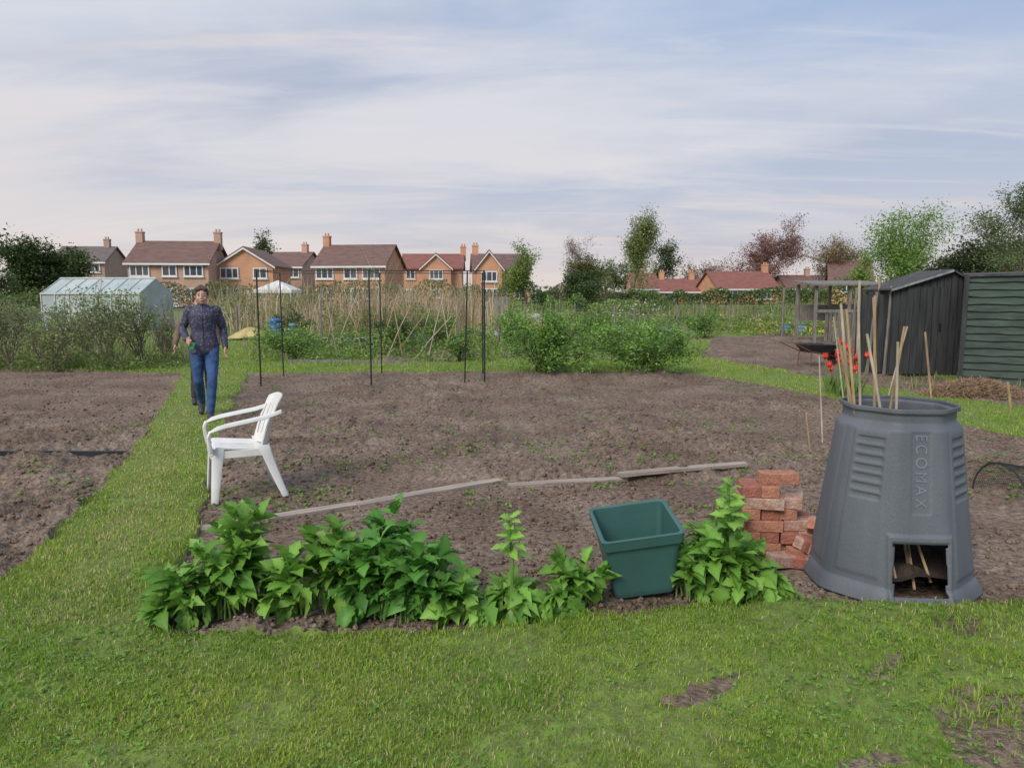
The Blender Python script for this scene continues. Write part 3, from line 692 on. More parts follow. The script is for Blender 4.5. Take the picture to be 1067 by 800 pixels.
# ---------------------------------------------------------------- sheds
def planks(b,x0,x1,y,z0,z1fun,step=.12,t=.02):
    nn=max(1,int(round((x1-x0)/step)));w=(x1-x0)/nn
    for i in range(nn):
        a=x0+i*w;j=len(b.v);o=random.uniform(0,.006);za=z1fun(a);zb=z1fun(a+w)
        b.v+=[(a+.005,y-t-o,z0),(a+w-.005,y-t-o,z0),(a+w-.005,y-t-o,zb),(a+.005,y-t-o,za),(a+.005,y,z0),(a+w-.005,y,z0),(a+w-.005,y,zb),(a+.005,y,za)]
        for f in((0,1,2,3),(5,4,7,6),(1,5,6,2),(4,0,3,7),(3,2,6,7)):b.f.append([j+q for q in f])
M['shed']=mat('dark_grey_boards',(.050,.055,.056),(.016,.019,.021),4,.7,.5,40,stretch=(5,5,.5),lo=.3,hi=.72)
M['shed2']=mat('green_weathered_boards',(.055,.090,.068),(.018,.034,.027),4,.7,.5,40,stretch=(.7,3,3),lo=.3,hi=.7)
M['felt']=mat('roofing_felt',(.09,.09,.09),(.04,.04,.042),7,.9,.5,80)
M['trim']=mat('pale_roof_edge',(.30,.30,.31),(.13,.13,.14),8,.7,.4,40)
x0,y0=G(934,391)
wS=1.22;dS=1.5;zl=1.60;zr=1.90
e=top('garden_shed','dark weathered boarded garden shed with shallow felt roof','shed',(x0+wS/2,y0+dS/2,0),(0,0,math.radians(-8)))
b=PB();b.prism([(-wS/2+.02,0),(wS/2-.02,0),(wS/2-.02,zl+.12),(0.35,zr-.02),(-wS/2+.02,zl-.02)],-dS/2+.02,dS/2)
def zf(x):
    return zl+(zr-zl)*(x+wS/2)/(wS/2+.35) if x<.35 else zl+.14+(zr-zl-.14)*(wS/2-x)/(wS/2-.35)
planks(b,-wS/2,wS/2,-dS/2+.018,0,zf)
for i in range(12):
    yy=-dS/2+.06+i*.12;b.box((-wS/2+.005,yy+.055,zl/2-.03),(.02,.108,zl-.08))
b.make('wall',M['shed'],e)
b=PB()
for s_ in(-1,1):
    a=(s_*(wS/2+.08),zl-.05 if s_<0 else zl+.09);c=(.35,zr+.0);b.prism([a,c,(c[0],c[1]+.03),(a[0],a[1]+.03)],-dS/2-.09,dS/2+.05)
ro=b.make('roof',M['felt'],e)
b=PB();s_=-1;a=(s_*(wS/2+.08),zl-.07);c=(.35,zr-.02);b.prism([a,c,(c[0],c[1]+.04),(a[0],a[1]+.04)],-dS/2-.115,-dS/2-.093)
b.make('fascia_board',M['trim'],ro)
b=PB()
for i in range(6):b.box((-.05-.34+.113*(i+.5)+.0,-dS/2-.028,.82),(.105,.016,1.58))
do=b.make('door',M['shed'],e);b=PB();b.box((.2,-dS/2-.06,.9),(.03,.03,.12));b.make('handle',M['black'],do)
panel(889,386,929,389,1.48,'tall black tarred board panel beside the dark shed',m='shed',n=7,gap=.06,jag=.08)
x0,y0=G(1001,399)
wS2=2.6;dS2=1.6;h2=1.80
e=top('garden_shed','green shed with horizontal lapped boards and flat roof','shed',(x0,y0,0),(0,0,math.radians(-30)))
ox=wS2/2;oy=dS2/2
b=PB();b.box((ox,oy,h2/2),(wS2-.06,dS2-.06,h2));k=15
for i in range(k):
    z=h2*i/k;hh_=h2/k;NS=12
    for q in range(NS):
        xa=wS2*q/NS;xb=wS2*(q+1)/NS;wa=.009*math.sin(q*2.1+i*3.3);wb=.009*math.sin((q+1)*2.1+i*3.3)
        j=len(b.v);b.v+=[(xa,-.035,z+.002+wa),(xb,-.035,z+.002+wb),(xb,0,z+hh_+.009),(xa,0,z+hh_+.009),(xa,.04,z+.002+wa),(xb,.04,z+.002+wb)]
        b.f+=[[j,j+1,j+2,j+3],[j,j+4,j+5,j+1]]
    j=len(b.v);b.v+=[(-.035,0,z+.002),(-.035,dS2,z+.002),(0,dS2,z+hh_),(0,0,z+hh_)]
    b.f+=[[j+3,j+2,j+1,j]]
b.make('wall',M['shed2'],e)
b=PB();b.box((ox,oy,h2+.04),(wS2+.12,dS2+.12,.04),(math.radians(2),math.radians(-1),0));b.make('roof',M['felt'],e)
b=PB();b.box((-.02,-.045,h2/2),(.07,.03,h2));b.make('corner_trim',M['shed'],e)
# ---------------------------------------------------------------- straw heap
x,y=G(1015,412)
n_=6000;rr=np.random.default_rng(5);a=rr.uniform(0,6.28,n_);q=np.sqrt(rr.random(n_));px=x+q*np.cos(a)*.75;py=y+q*np.sin(a)*.4
pz=.26*(1-q**2)*rr.uniform(.5,1,n_)
Vv,Ff=leaves(np.stack([px,py,pz],1),.16,rr,.8,.06)
tag(mk('straw_heap',Vv,Ff,M['dry'],col=vcol(n_,(.40,.28,.18),(.24,.16,.11),rr)),'low heap of brown straw and cut stalks by the shed','heap')
# ---------------------------------------------------------------- wheelbarrow
x,y=G(850,380)
e=top('wheelbarrow','dark wheelbarrow standing on the bare plot','wheelbarrow',(x,y,0),(0,0,math.radians(15)))
b=PB();b.v=[(-.25,-.17,.28),(.22,-.17,.25),(.22,.17,.25),(-.25,.17,.28),(-.36,-.26,.44),(.36,-.26,.42),(.36,.26,.42),(-.36,.26,.44)]
b.f=[[0,3,2,1],[0,1,5,4],[1,2,6,5],[2,3,7,6],[3,0,4,7]];o=b.make('tray',M['dkplastic'],e);sm=o.modifiers.new('s','SOLIDIFY');sm.thickness=.015
M['rust']=mat('rusty_metal',(.20,.10,.06),(.11,.06,.04),15,.8)
for s_ in(-1,1):
    PB().tube([(-.72,s_*.25,.48),(-.27,s_*.2,.29),(.22,s_*.12,.22),(.45,s_*.06,.15)],.015,6).make('handle',M['rust'],e)
    PB().tube([(-.27,s_*.2,.29),(-.29,s_*.22,0)],.014,6).make('leg',M['rust'],e)
b=PB();b.tube([(.45,-.04,.15),(.45,.04,.15)],.15,18);b.make('wheel',M['dkplastic'],e)
# ---------------------------------------------------------------- red tulips
M['red']=mat('red_petal',(.75,.06,.03),(.55,.03,.02),8,.5)
M['stem']=mat('green_stem',(.16,.27,.06),(.10,.18,.04),8,.55)
def tulip(x,y,h,seed):
    rg=random.Random(seed);e=top('red_tulip','red tulip in flower beside the plot edge','flower',(x,y,0),group='red tulips')
    tx,ty=rg.uniform(-.06,.06),rg.uniform(-.06,.06)
    PB().tube([(0,0,-.05),(tx*.5,ty*.5,h*.5),(tx,ty,h)],.006,5).make('stem',M['stem'],e)
    b=PB()
    for k in range(6):
        a=k*math.pi/3+rg.uniform(-.2,.2);c,s_=math.cos(a),math.sin(a);op=rg.uniform(.8,1.5);i=len(b.v)
        b.v+=[(tx,ty,h-.01),(tx+c*.030-s_*.022,ty+s_*.030+c*.022,h+.035),(tx+c*.036*op,ty+s_*.036*op,h+.05),(tx+c*.030+s_*.022,ty+s_*.030-c*.022,h+.035),(tx+c*.024*op,ty+s_*.024*op,h+.115)]
        b.f+=[[i,i+1,i+2],[i,i+2,i+3],[i+1,i+4,i+2],[i+2,i+4,i+3]]
    b.make('petals',M['red'],e)
    b=PB()
    for k in range(4):
        a=rg.uniform(0,6.28);c,s_=math.cos(a),math.sin(a);i=len(b.v)
        b.v+=[(0,0,0),(c*.05-s_*.022,s_*.05+c*.022,.14),(c*.05+s_*.022,s_*.05-c*.022,.14),(c*.11,s_*.11,.30)];b.f+=[[i,i+2,i+3,i+1]]
    b.make('leaf',M['stem'],e)
for i,(u,v,h) in enumerate([(870,410,.46),(875,412,.55),(880,410,.62),(886,409,.58),(874,407,.36),(884,412,.44),(890,411,.50),(878,413,.68),(868,408,.30),(889,413,.36),(882,407,.5),(872,414,.6),(893,410,.42),(865,411,.40),(862,409,.5),(896,412,.55),(876,411,.74)]):
    x,y=G(u,v);tulip(x,y,h,i)
# ---------------------------------------------------------------- boards on soil
def board(u0,v0,u1,v1,w,t,label):
    x0,y0=G(u0,v0);x1,y1=G(u1,v1);Lp=math.hypot(x1-x0,y1-y0);n_=16;b=PB()
    for i in range(n_+1):
        s=i/n_;xx=-Lp/2+Lp*s;wob=.003*math.sin(s*5);zz=.002*math.sin(s*4)
        ww=w*(1+.03*random.uniform(-1,1))/2
        b.v+=[(xx,wob-ww,zz-.015),(xx,wob+ww,zz-.015),(xx,wob+ww,zz+t),(xx,wob-ww,zz+t)]
    for i in range(n_):
        q=i*4
        for k_ in range(4):
            k2=(k_+1)%4;b.f.append([q+k_,q+4+k_,q+4+k2,q+k2])
    b.f+=[[3,2,1,0],[n_*4,n_*4+1,n_*4+2,n_*4+3]]
    s=np.linspace(0,1,60);zb=[]
    for off in(-.03,.0,.03): zb.append(height(x0+(x1-x0)*s,y0+(y1-y0)*s+off,np.ones(60,bool),np.zeros(60,bool)))
    z0=float(np.quantile(np.concatenate([q[:30] for q in zb]),.9));z1=float(np.quantile(np.concatenate([q[30:] for q in zb]),.9))
    o=b.make('wooden_board',M['wood'],loc=((x0+x1)/2,(y0+y1)/2,(z0+z1)/2),rot=(0,-math.atan2((z1-z0)*1.0,Lp),math.atan2(y1-y0,x1-x0)));tag(o,label,'board','boards lying on the soil')
board(208,548,378,519,.10,.012,'old weathered board lying on the dug soil')
board(372,522,520,496,.10,.012,'old grey board lying on the dug soil')
board(530,502,652,495,.09,.012,'thin weathered board lying on the soil')
board(646,497,776,487,.09,.012,'thin weathered board lying on the soil')
x0,y0=G(0,469);x1,y1=G(112,471)
b=PB();Lp=math.hypot(x1-x0+1.5,y1-y0);b.box((0,0,.02),(Lp,.03,.05));tag(b.make('edging_strip',M['dkplastic'],loc=((x0+x1-1.2)/2,(y0+y1)/2,-.04)),'low black plastic edging strip across the soil bed','edging')
# ---------------------------------------------------------------- canes around the bin
BX,BY=2.04,3.86
cl=[('palecane',(877,317),4.0,-.08),('cane',(883,322),3.80,-.14),('palecane',(895,313),4.05,-.05),('cane',(912,308),3.9,-.06),('palecane',(906,348),3.72,.04),('cane',(945,340),3.92,-.10),('palecane',(939,356),3.85,.02),('cane',(876,352),3.85,-.02)]
for mn,(u,v),yy,bx in cl:
    x=XU(u,yy);z=ZV(v,yy);b=PB();b.tube([(BX+bx,yy,.06),((BX+bx+x)/2,yy,(z+.06)/2),(x,yy,z)],[.008,.0075,.007],8)
    tag(b.make('garden_cane',M[mn]),'pale wooden cane standing in the open compost bin','cane','canes in the compost bin')
for mn,u0,v0,u1,v1,r_ in(('palecane',858,462,857,371,.008),('cane',974,440,967,346,.013),('palecane',922,420,948,340,.010),('cane',1055,430,1058,398,.018),('cane',846,470,846,430,.008),('palecane',880,415,870,330,.010),('cane',915,412,910,310,.012)):
    x0,y0=G(u0,v0);b=PB();b.tube([(x0,y0,-.1),(XU(u1,y0),y0,ZV(v1,y0))],[r_,r_*.9],8)
    tag(b.make('garden_stake',M[mn]),'thin wooden stake standing in the soil behind the bin','stake','stakes around the plots')
# ---------------------------------------------------------------- compost bin
M['bin']=mat('grey_plastic',(.135,.150,.172),(.085,.098,.116),3.5,.58,.2,140,stretch=(1,1,.4),lo=.3,hi=.7)
BR=math.radians(-5)
e=top('compost_bin','grey plastic compost bin with open top and bottom hatch','compost bin',(BX,BY,-.03),(0,0,BR))
HB=.96
def ss_(x,a,b):
    t=max(0,min(1,(x-a)/(b-a)));return t*t*(3-2*t)
def rb(th,z):
    zz=z/HB
    if zz<.88: r=.388-.104*(zz/.88)**1.05
    elif zz<.93: r=.284-.028*ss_(zz,.88,.93)
    else: r=.256
    if zz>.975: r+=.014
    if z<.075: r+=.032*(1-z/.075)**.6
    pw=22;q=0
    for k in range(4):q+=abs(math.cos(th-k*math.pi/4))**pw
    r*=1/(q**(1/pw))
    arc=r*math.sin(th) if math.cos(th)>0 else 9
    w_=.050
    if .45<z<.85: r+= -.004*(1-ss_(abs(arc),w_-.006,w_))
    if z<.37: r+=.011*(1-ss_(abs(arc),.148,.156))*(1-ss_(z,.338,.350))*(1 if (abs(arc)>.132 or z>.316) else .3)
    for k in(1,3,5,7):
        c=k*math.pi/4;d=abs(((th-c+math.pi)%(2*math.pi))-math.pi)
        pan=(1-ss_(d,.27,.31))*ss_(z,.10,.13)*(1-ss_(z,.83,.86))
        r+=.006*pan
        if .49<z<.82:
            ph=((z-.49)/.33*7)%1
            r-=.008*(1-ss_(d,.20,.24))*ss_(math.sin(ph*math.pi),.45,.75)
    for k in(2,6):
        c=k*math.pi/4;d=abs(((th-c+math.pi)%(2*math.pi))-math.pi)
        r+=.005*(1-ss_(d,.20,.24))*ss_(z,.10,.13)*(1-ss_(z,.83,.86))
    return r
NT=320;NZ=170;b=PB()
for j in range(NZ+1):
    z=HB*j/NZ
    for i in range(NT):
        th=2*math.pi*i/NT-math.pi;r=rb(th,z);b.v.append((r*math.sin(th),-r*math.cos(th),z))
for j in range(NZ):
    for i in range(NT):
        th=2*math.pi*(i+.5)/NT-math.pi;z=HB*(j+.5)/NZ
        if math.cos(th)>0 and abs(rb(th,z)*math.sin(th))<.126 and .05<z<.305:continue
        i2=(i+1)%NT;q=j*NT;b.f.append([q+i,q+i2,q+NT+i2,q+NT+i])
o=b.make('body',M['bin'],e,smooth=True);sm=o.modifiers.new('s','SOLIDIFY');sm.thickness=.008;sm.offset=-1
cu=bpy.data.curves.new('t','FONT');cu.body='ECOMAX';cu.extrude=.5;cu.space_character=1.35
to=bpy.data.objects.new('t',cu);bpy.context.collection.objects.link(to)
bpy.context.view_layer.update()
me=bpy.data.meshes.new_from_object(to.evaluated_get(bpy.context.evaluated_depsgraph_get()));bpy.data.objects.remove(to)
co=np.array([v.co[:] for v in me.vertices]);mn=co.min(0);mxx=co.max(0);nrm=(co-mn)/(mxx-mn)
for v,q in zip(me.vertices,nrm):
    tx=q[0]*.355;ty=(q[1]-.5)*.055;z=.835-tx
    v.co=(ty,-(rb(0,z)-.003+q[2]*.007),z)
me.name='lettering';me.materials.clear();M['letter']=mat('grey_lettering',(.205,.23,.26),(.15,.17,.20),3,.5);me.materials.append(M['letter'])
lo=bpy.data.objects.new('lettering',me);bpy.context.collection.objects.link(lo);lo.parent=e
b=PB();n_=28
for j in range(8):
    for i in range(n_):
        a=2*math.pi*i/n_;r=.345*j/7;b.v.append((r*math.cos(a),r*math.sin(a),.08+.10*float(vn(r*8*math.cos(a)+9,r*8*math.sin(a)+9,3))*(1 if j<6 else .6)))
for j in range(7):
    for i in range(n_):i2=(i+1)%n_;b.f.append([j*n_+i,j*n_+i2,(j+1)*n_+i2,(j+1)*n_+i][::-1])
M['darksoil']=mat('dark_compost',(.05,.035,.025),(.025,.018,.014),30,.95,.8,60)
b.make('compost',M['darksoil'],e)
RM=Matrix.Rotation(BR,3,'Z')
for p,q in(((-.08,-.29,.1),(-.11,-.12,.42)),((.10,-.27,.08),(.02,-.08,.45)),((.0,-.32,.06),(.05,-.08,.28))):
    tag(PB().tube([RM@Vector(p)+Vector((BX,BY,-.03)),RM@Vector(q)+Vector((BX,BY,-.03))],.007,6).make('stick',M['cane']),'thin dry stick leaning inside the bin hatch','stick','sticks in the hatch')
# ---------------------------------------------------------------- green planter
M['green']=mat('dark_teal_plastic',(.052,.140,.128),(.040,.110,.102),3,.48,.10,110)
x,y=G(672,618)
e=top('planter','square dark green plastic planter tilted on the bed edge','planter',(x+.0,y+.17,.0),(math.radians(8),math.radians(-7),math.radians(3)))
def rsq(h,r,z,n=6):
    out=[]
    for k in range(4):
        cx=(h-r)*(1 if k in(0,3) else -1);cy=(h-r)*(1 if k in(0,1) else -1)
        for i in range(n):
            a=math.pi/2*(k+i/(n-1));out.append((cx+r*math.cos(a),cy+r*math.sin(a),z))
    return out
rings=[(.150,.03,.0),(.155,.035,.008),(.160,.035,.03),(.187,.035,.285),(.187,.035,.29),(.202,.03,.295),(.208,.03,.342),(.210,.03,.350),(.198,.028,.353),(.188,.028,.348),(.183,.028,.29),(.152,.028,.02)]
b=PB();b.v=[];n_=24
for h_,r_,z_ in rings:b.v+=rsq(h_,r_,z_)
for j in range(len(rings)-1):
    for i in range(n_):i2=(i+1)%n_;b.f.append([j*n_+i,j*n_+i2,(j+1)*n_+i2,(j+1)*n_+i])
b.f.append(list(range(n_))[::-1]);b.f.append([(len(rings)-1)*n_+i for i in range(n_)])
b.make('body',M['green'],e,smooth=False,bevel=.002)
# ---------------------------------------------------------------- bricks
M['bk']=[mat('brick_clay_%s'%s,c,c2,26,.9,.6,80,lo=.36,hi=.62) for s,c,c2 in(('red',(.40,.15,.10),(.26,.10,.075)),('orange',(.48,.22,.14),(.34,.15,.10)),('pale',(.50,.36,.29),(.36,.19,.14)))]
bx,by=G(815,575)
rg=random.Random(11)
def brick(x,y,z,rz,tilt=(0,0),i=0):
    b=PB();b.box((0,0,0),(.215,.1025,.065))
    o=b.make('brick',M['bk'][i%3],loc=(bx+x,by+y,z-.02),rot=(tilt[0],tilt[1],rz-.12),bevel=.004)
    tag(o,'old red clay brick in a rough stack','brick','bricks stacked by the compost bin')
for c in range(6):
    z=.035+c*.067
    if c%2==0:
        for k in range(2):
            if c==4 and k==1:continue
            for r_ in range(2):
                brick(-.11+k*.222+rg.uniform(-.012,.012),.06+r_*.114+rg.uniform(-.014,.014),z,rg.uniform(-.08,.08),i=rg.randrange(3))
    else:
        for k in range(4):
            if c==3 and k==3:continue
            if c==5 and k>=2:continue
            brick(-.165+k*.110+rg.uniform(-.003,.003),.115+rg.uniform(-.025,.025),z,1.571+rg.uniform(-.04,.04),i=rg.randrange(3))
brick(.0,.12,.035+6*.067,.10,i=1);brick(.10,.12,.035+4*.067,1.3,i=2)
brick(.12,-.06,.03,.35,(0,.10),i=1);brick(.19,-.12,.03,1.0,(0,0),i=2);brick(.08,-.14,.02,-.2,(.1,0),i=0);brick(.14,-.05,.105,.9,(.3,0),i=2);brick(.19,-.01,.16,1.3,(.0,.6),i=1);brick(.18,-.20,.02,-.5,i=1);brick(.17,-.10,.09,.2,(.2,.25),i=0);brick(-.02,-.12,.02,.5,(0,.1),i=2)
# ---------------------------------------------------------------- herb plants
lt=np.array([0,.12,.26,.36,.50,.62,.80,1.0]);lw=np.array([.015,.20,.17,.31,.20,.27,.14,0.0])
def herb(x,y,h,spr,ns,seed,label,droop=.4,leaf=.092,c1=(.13,.30,.045),c2=(.24,.44,.08),tall=None,name='herb_plant'):
    rg=np.random.default_rng(seed);e=top(name,label,'plant',(x,y,-.03),group='leafy herb plants along the bed edge')
    b=PB();TV=[];TF=[];TC=[];cnt=0
    k=len(lt)
    def leaf_add(p,d,L,cc,drp):
        nonlocal cnt
        d=d/np.linalg.norm(d);up=np.array([0,0,1.])+rg.normal(0,.45,3);s=np.cross(d,up);s/=np.linalg.norm(s);nn=np.cross(s,d)
        if nn[2]<0:nn=-nn
        ww=rg.uniform(.85,1.25)
        cv=rg.normal(0,.18)
        mid=p[None]+d[None]*(lt*L)[:,None]+nn[None]*(-drp*L*lt**2)[:,None]+s[None]*(cv*L*lt**2)[:,None]
        le=mid+s[None]*(lw*L*ww)[:,None]+nn[None]*(lw*L*rg.uniform(-.1,.6))[:,None]+d[None]*(lw*L*.35)[:,None]
        ri=mid-s[None]*(lw*L*ww)[:,None]+nn[None]*(lw*L*rg.uniform(-.1,.6))[:,None]+d[None]*(lw*L*.35)[:,None]
        TV.append(np.concatenate([mid,le,ri]))
        a=np.arange(k-1)
        TF.append(np.concatenate([np.stack([a,a+1,a+1+k,a+k],1),np.stack([a+1,a,a+2*k,a+1+2*k],1)])+cnt);cnt+=3*k
        TC.append(np.concatenate([np.repeat(cc[None]*1.15,k,0),np.repeat(cc[None]*.95,2*k,0)]))
    for s in range(ns):
        az=rg.uniform(0,6.28);r=rg.random()**.6*spr;hh=h*rg.uniform(.45,1.08)*(1-.3*(r/spr)**2)
        b0=np.array([rg.normal(0,spr*.30),rg.normal(0,spr*.22),0]);T_=np.array([math.cos(az)*r,math.sin(az)*r*.8,hh])
        pts=[];N_=7
        dr_=droop if rg.random()<.72 else .9
        for q in range(N_):
            t=q/(N_-1);p=b0+(T_-b0)*np.array([t**1.7,t**1.7,0])+np.array([0,0,hh*(1.2*t-.2*t*t) if dr_<.6 else hh*(1.9*t-.95*t*t)*.8])
            pts.append(p)
        if dr_>=.6: pts[-1][2]-=hh*.25;pts[-2][2]-=hh*.08
        b.tube([tuple(q) for q in pts],list(np.linspace(.0055,.0022,N_)),5,caps=False)
        t_=rg.random();cc=(np.array(c1)*(1-t_)+np.array(c2)*t_)*rg.uniform(.72,1.15)
        for q in range(3,N_):
            dd_=pts[q]-pts[q-1];dd_/=np.linalg.norm(dd_)
            a=rg.uniform(0,6.28);sd=np.array([math.cos(a),math.sin(a),0]);sd-=dd_*sd.dot(dd_);sd/=np.linalg.norm(sd)
            for sg in(-1,1):
                if rg.random()<.78:
                    if dr_<.6: leaf_add(pts[q],sd*sg*.75+dd_*.85+rg.normal(0,.25,3),leaf*rg.uniform(.6,1.3)*(.7+.08*q),cc*rg.uniform(.85,1.15),.35+dr_*.5)
                    else: leaf_add(pts[q],sd*sg*.6+dd_*.6+rg.normal(0,.25,3)-np.array([0,0,.45]),leaf*rg.uniform(.9,1.5),cc*rg.uniform(.85,1.15),.7)
        leaf_add(pts[-1],dd_+rg.normal(0,.2,3),leaf*1.15,cc,.3+dr_*.5);leaf_add(pts[-1],dd_+rg.normal(0,.45,3),leaf*1.05,cc,.3+dr_*.5)
    if tall:
        b.tube([(0,0,0),(.01,0,tall*.5),(-.01,.01,tall)],[.011,.009,.006],7,caps=False)
        for q in range(22):
            a=q*2.4;z=tall*(.62+.38*q/21);leaf_add(np.array([0,0,z]),np.array([math.cos(a),math.sin(a),.25+.6*q/21]),leaf*(1.0-.4*q/21),np.array(c2)*1.1,.5)
    b.make('stems',M['stem'],e)
    mk('leaves',np.concatenate(TV),np.concatenate(TF),M['herb'],e,col=np.clip(np.concatenate(TC),0,.8),smooth=True)
DG=dict(c1=(.085,.235,.04),c2=(.14,.34,.06))
HL='bushy bright green herb plant growing at the soil edge'
for i,(u,v,h,sp,ns,kw) in enumerate([
 (192,640,.24,.15,18,{}),(232,636,.34,.13,20,{}),(264,626,.46,.11,22,{}),(304,632,.32,.11,16,{}),(254,598,.42,.09,11,{}),
 (346,626,.40,.095,22,{}),(388,634,.38,.15,32,DG),(432,638,.36,.15,32,DG),(410,612,.45,.12,20,DG),
 (474,632,.18,.12,12,{}),(505,636,.16,.09,7,dict(droop=.7)),
 (532,634,.24,.13,15,dict(droop=.8,tall=.48,leaf=.095)),
 (585,634,.20,.11,8,dict(droop=.7)),(604,620,.24,.11,13,{}),
 (722,616,.27,.12,15,{}),(757,616,.32,.15,24,dict(tall=.60)),(794,616,.22,.14,18,dict(droop=.7)),(748,582,.38,.10,9,{}),(728,592,.32,.10,8,{})]):
    x,y=G(u,v);herb(x,y,h,sp,ns,200+i,HL if kw.get('droop',0)<.6 else 'green herb plant with drooping lower leaves',**kw)
# ---------------------------------------------------------------- chair
x,y=G(252,511)
e=top('garden_chair','white plastic garden armchair standing on the soil','chair',(x,y,-.02),(0,0,math.radians(26)));e.scale=(.85,.85,.91)
def sheet(P,th,name,mods=None,par=e):
    nu=len(P);nv=len(P[0]);b=PB()
    for r_ in P:
        for q in r_:b.v.append(q)
    for i in range(nu-1):
        for j in range(nv-1):
            if mods and not mods(i,j,nu,nv):continue
            q=i*nv+j;b.f.append([q,q+1,q+nv+1,q+nv])
    o=b.make(name,M['white'],par,smooth=True);s_=o.modifiers.new('s','SOLIDIFY');s_.thickness=th;s_.offset=0
    bb=o.modifiers.new('b','BEVEL');bb.width=.003;bb.segments=2;bb.limit_method='ANGLE';return o
P_=[]
for i in range(25):
    a=i/24;xx=-.25+.47*a;row=[]
    for j in range(25):
        c=j/24-.5;wd=.50-.05*a;zz=.43-.045*a-.018*math.cos(c*math.pi)-.06*max(0,(.10-a)/.1)**2+ .02*(abs(c)*2)**6
        row.append((xx,c*wd,zz))
    P_.append(row)
sheet(P_,.016,'seat',lambda i,j,a,c:not(5<=i<=19 and j%4==2 and 3<j<21 ))
P_=[]
for i in range(29):
    a=i/28;row=[]
    for j in range(37):
        c=j/36-.5;wd=.47+.05*a;topz=.83-.045*(abs(c)*2)**2.5
        z=.40+(topz-.40)*a;xx=.215+.16*a-.07*(abs(c)*2)**2-.016*math.sin(a*math.pi)
        row.append((xx,c*wd,z))
    P_.append(row)
sheet(P_,.015,'backrest',lambda i,j,a,c:not(5<=i<=21 and j%5==3 and 3<j<34))
for s_ in(-1,1):
    yy=s_*.268
    P_=[]
    path=[(.33,.72),(.26,.70),(.18,.68),(.08,.665),(-.02,.65),(-.12,.635),(-.20,.615),(-.248,.585),(-.262,.54),(-.256,.48),(-.245,.41)]
    for k_,(px_,pz_) in enumerate(path):
        w_=.070 if k_<8 else .062;out_=.012*math.sin(k_/10*3.14)
        a=(path[min(k_+1,10)][0]-path[max(k_-1,0)][0],path[min(k_+1,10)][1]-path[max(k_-1,0)][1]);l_=math.hypot(*a);nx_=a[1]/l_
        row=[]
        for q in(-1,-.8,0,.8,1):
            dr=.022 if abs(q)==1 else 0
            row.append((px_-nx_*(-dr),yy+s_*out_+q*w_/2,pz_+(-dr if k_<7 else 0)))
        P_.append(row)
    sheet(P_,.013,'armrest')
    for front in(1,0):
        P_=[];n_=9
        for k_ in range(n_):
            t=k_/(n_-1)
            if front: cx=-.235-.03*t;cz=.44*(1-t)
            else: cx=.215+.115*t+.03*t*t;cz=.44*(1-t)
            cy=s_*(.238+.04*t);w_=.088-.042*t
            fx=-1 if front else 1
            P_.append([(cx-fx*w_,cy,cz),(cx-fx*w_*.5,cy+s_*.006,cz),(cx,cy,cz),(cx+fx*.006,cy-s_*w_*.4,cz),(cx,cy-s_*w_*.8,cz)])
        sheet(P_,.013,'leg')
b=PB();b.box((-.255,0,.385),(.012,.46,.06));b.box((.0,.237,.385),(.46,.012,.06));b.box((.0,-.237,.385),(.46,.012,.06));b.make('seat_apron',M['white'],e,bevel=.003)
# ---------------------------------------------------------------- people
def remesh(pb,name,m,parent,vox,it=4,sm=.5,disp=None):
    me=bpy.data.meshes.new('tmp');me.from_pydata(pb.v,[],pb.f);o=bpy.data.objects.new('tmp',me);bpy.context.collection.objects.link(o)
    r=o.modifiers.new('r','REMESH');r.mode='VOXEL';r.voxel_size=vox
    s_=o.modifiers.new('s','SMOOTH');s_.iterations=it;s_.factor=sm
    bpy.context.view_layer.update()
    m2=bpy.data.meshes.new_from_object(o.evaluated_get(bpy.context.evaluated_depsgraph_get()));bpy.data.objects.remove(o)
    m2.name=name;m2.materials.clear();m2.materials.append(m)
    m2.polygons.foreach_set('use_smooth',np.ones(len(m2.polygons),bool))
    if disp:
        co=np.zeros(len(m2.vertices)*3);m2.vertices.foreach_get('co',co);co=co.reshape(-1,3)
        no=np.zeros(len(m2.vertices)*3);m2.vertex_normals.foreach_get('vector',no);no=no.reshape(-1,3)
        co+=no*disp(co)[:,None];m2.vertices.foreach_set('co',co.ravel().astype(np.float32));m2.update()
    ob=bpy.data.objects.new(name,m2);bpy.context.collection.objects.link(ob);ob.parent=parent;return ob
def chain(pb,pts,rad,n=14,sub_=5):
    P2=[];R2=[]
    for i in range(len(pts)-1):
        for k_ in range(sub_):
            t=k_/sub_;P2.append(tuple(Vector(pts[i]).lerp(Vector(pts[i+1]),t)));R2.append(rad[i]+(rad[i+1]-rad[i])*t)
    P2.append(pts[-1]);R2.append(rad[-1])
    pb.tube(P2,R2,n)
    for p,r in zip(pts,rad):pb.ell(p,(r,r,r),12,8)
M['skin']=mat('skin',(.60,.36,.27),(.53,.30,.22),12,.55)
M['lip']=mat('lips',(.42,.13,.12),None,12,.5)
M['hairb']=mat('brown_hair',(.11,.068,.045),(.055,.035,.025),40,.6,.5,80,stretch=(1,1,.2))
M['denim']=mat('blue_denim',(.045,.11,.27),(.025,.065,.17),14,.8,.3,120)
M['dktrouser']=mat('dark_trousers',(.05,.045,.05),(.03,.028,.03),14,.85)
M['shoe']=mat('dark_shoe',(.05,.05,.06),(.02,.02,.03),14,.6)
M['eye']=mat('eye_dark',(.03,.02,.02),None,5,.2);M['eyew']=mat('eye_white',(.72,.70,.67),None,5,.3)
M['brownj']=mat('brown_fleece',(.20,.13,.11),(.14,.095,.08),14,.9)
